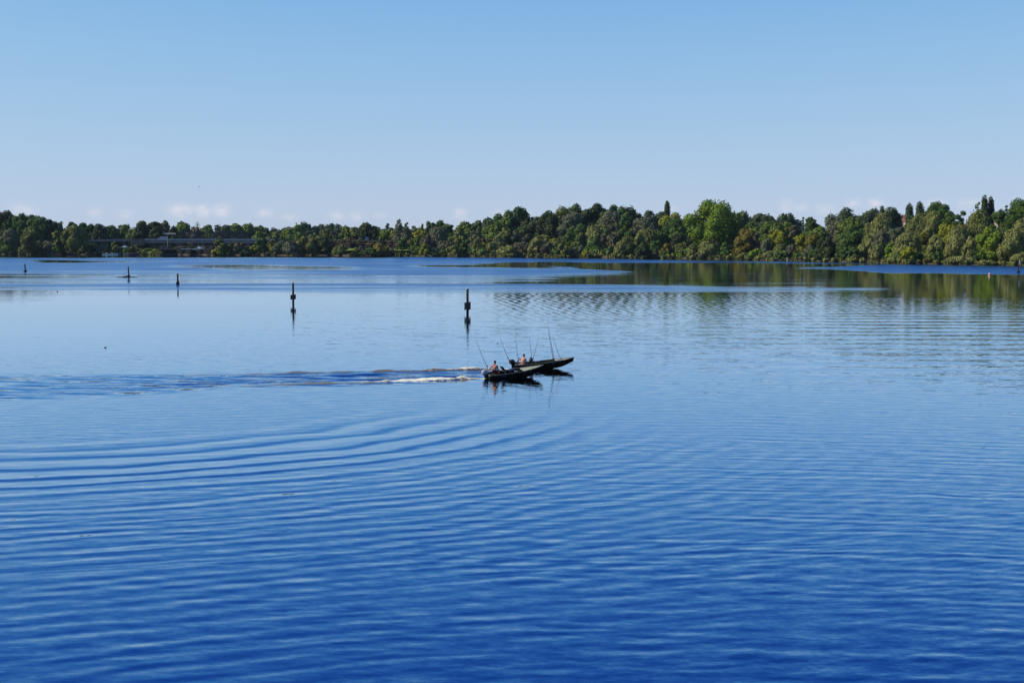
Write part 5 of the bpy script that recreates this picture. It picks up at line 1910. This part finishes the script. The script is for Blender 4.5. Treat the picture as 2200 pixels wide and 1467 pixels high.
# ------------------------------------------------------------------ wakes: raised, foaming water behind each boat
def wake(name, p0, heading, length, w0, w1, hgt, foam_fn, seed, silt=1.0):
    r = np.random.default_rng(seed)
    nx, ny = int(length / .09), 46
    s = np.linspace(0, 1, nx)
    e = np.linspace(-1, 1, ny)
    Sg, E = np.meshgrid(s, e, indexing='ij')
    d = np.array([-math.cos(heading), -math.sin(heading)])
    nrm = np.array([-d[1], d[0]])
    W = w0 + (w1 - w0) * Sg
    meand = .25 * np.sin(Sg * length * .45 + seed) + .18 * np.sin(Sg * length * .9 + 2 * seed)
    px_ = p0[0] + d[0] * Sg * length + nrm[0] * (E * W + meand * Sg)
    py_ = p0[1] + d[1] * Sg * length + nrm[1] * (E * W + meand * Sg)
    ph = Sg * length
    bumps = np.zeros_like(ph)
    for k in range(26):
        kx, ky = r.normal() * 2.6, r.normal() * 3.2
        bumps += np.sin(ph * kx + E * W * ky + r.uniform(0, 6.28)) / (1 + .25 * math.hypot(kx, ky))
    bumps /= 7.0
    prof = (1 - E ** 2) ** 1.2
    fade = np.clip(1 - Sg, 0, 1) ** .7 * np.clip(Sg * 14, .3, 1)
    z = hgt * prof * fade * np.maximum(.35, .8 + .8 * bumps) + .012 * prof - .05 * (1 - prof) - .02
    fo = foam_fn(ph, E, bumps) * prof
    si = silt * np.clip(np.exp(-((E - .30) / .40) ** 2) * (2.3 - 1.4 * Sg), 0, 1) * np.clip(.9 + 1.2 * bumps, 0, 1)
    v = np.stack([px_, py_, z], -1).reshape(-1, 3)
    ii = (np.arange(nx - 1)[:, None] * ny + np.arange(ny - 1)[None, :]).ravel()
    f = np.stack([ii, ii + 1, ii + ny + 1, ii + ny], -1)
    zz0 = np.zeros(nx * ny)
    o = mesh_obj(name, v, f, wake_mat, smooth=True, attrs={
        'foam': ('POINT', fo.ravel()), 'silt': ('POINT', si.ravel()), 'amp': ('POINT', zz0 + .05), 'ruff': ('POINT', zz0), 'arc': ('POINT', zz0),
        'arc_small': ('POINT', zz0), 'chop': ('POINT', zz0 + .35), 'herring': ('POINT', zz0), 'lines': ('POINT', zz0)})
    return tag(o, kind='stuff')


wake_mat = water_material('wake_water', foam=True)


def foam_a(ph, E, b):
    f_ = 1.1 * np.exp(-((ph - 3.8) / 2.8) ** 2) + .9 * np.exp(-(ph / 1.2) ** 2) * (np.abs(E) < .6)
    f_ = f_ + .6 * np.exp(-((ph - 7.5) / 3.5) ** 2) + .26 * np.clip(1 - ph / 21, 0, 1) + b * .25 * np.clip(1 - ph / 15, 0, 1)
    return f_


def foam_b(ph, E, b):
    return .85 * np.exp(-(ph / 8.0) ** 2) + b * .35 * np.exp(-(ph / 10.0) ** 2)


st_a = bw(boat_a, -.25, 0, 0)
st_b = bw(boat_b, -.25, 0, 0)
wake('boat_wake', (st_a.x, st_a.y - .25), R(17.0), 21.0, .42, 1.5, .22, foam_a, 3)
wake('boat_wake', (st_b.x - .3, st_b.y + .1), R(11.6), 27.0, (.35), 1.1, .21, foam_b, 4, .9)
# the curling crest thrown up a few metres behind the nearer motor
wake('boat_wake', (st_a.x - 1.7, st_a.y - 1.0), R(17.5), 3.6, .30, .5, .34, lambda ph, E, b: 1.1 + b * .4 + 0 * ph, 9, .6)

# ------------------------------------------------------------------ thin summer haze in the air over the lake
hm = bpy.data.materials.new('haze_air')
hm.use_nodes = True
hn = hm.node_tree
hn.nodes.clear()
pv = node(hn, 'ShaderNodeVolumePrincipled')
pv.inputs['Color'].default_value = (.62, .76, 1.0, 1)
pv.inputs['Density'].default_value = 0.000025
ho = node(hn, 'ShaderNodeOutputMaterial')
hn.links.new(pv.outputs[0], ho.inputs['Volume'])
hz_ = MB().box((0, 0, 21), (20000, 20000, 46)).build('haze', hm)
tag(hz_, kind='stuff')
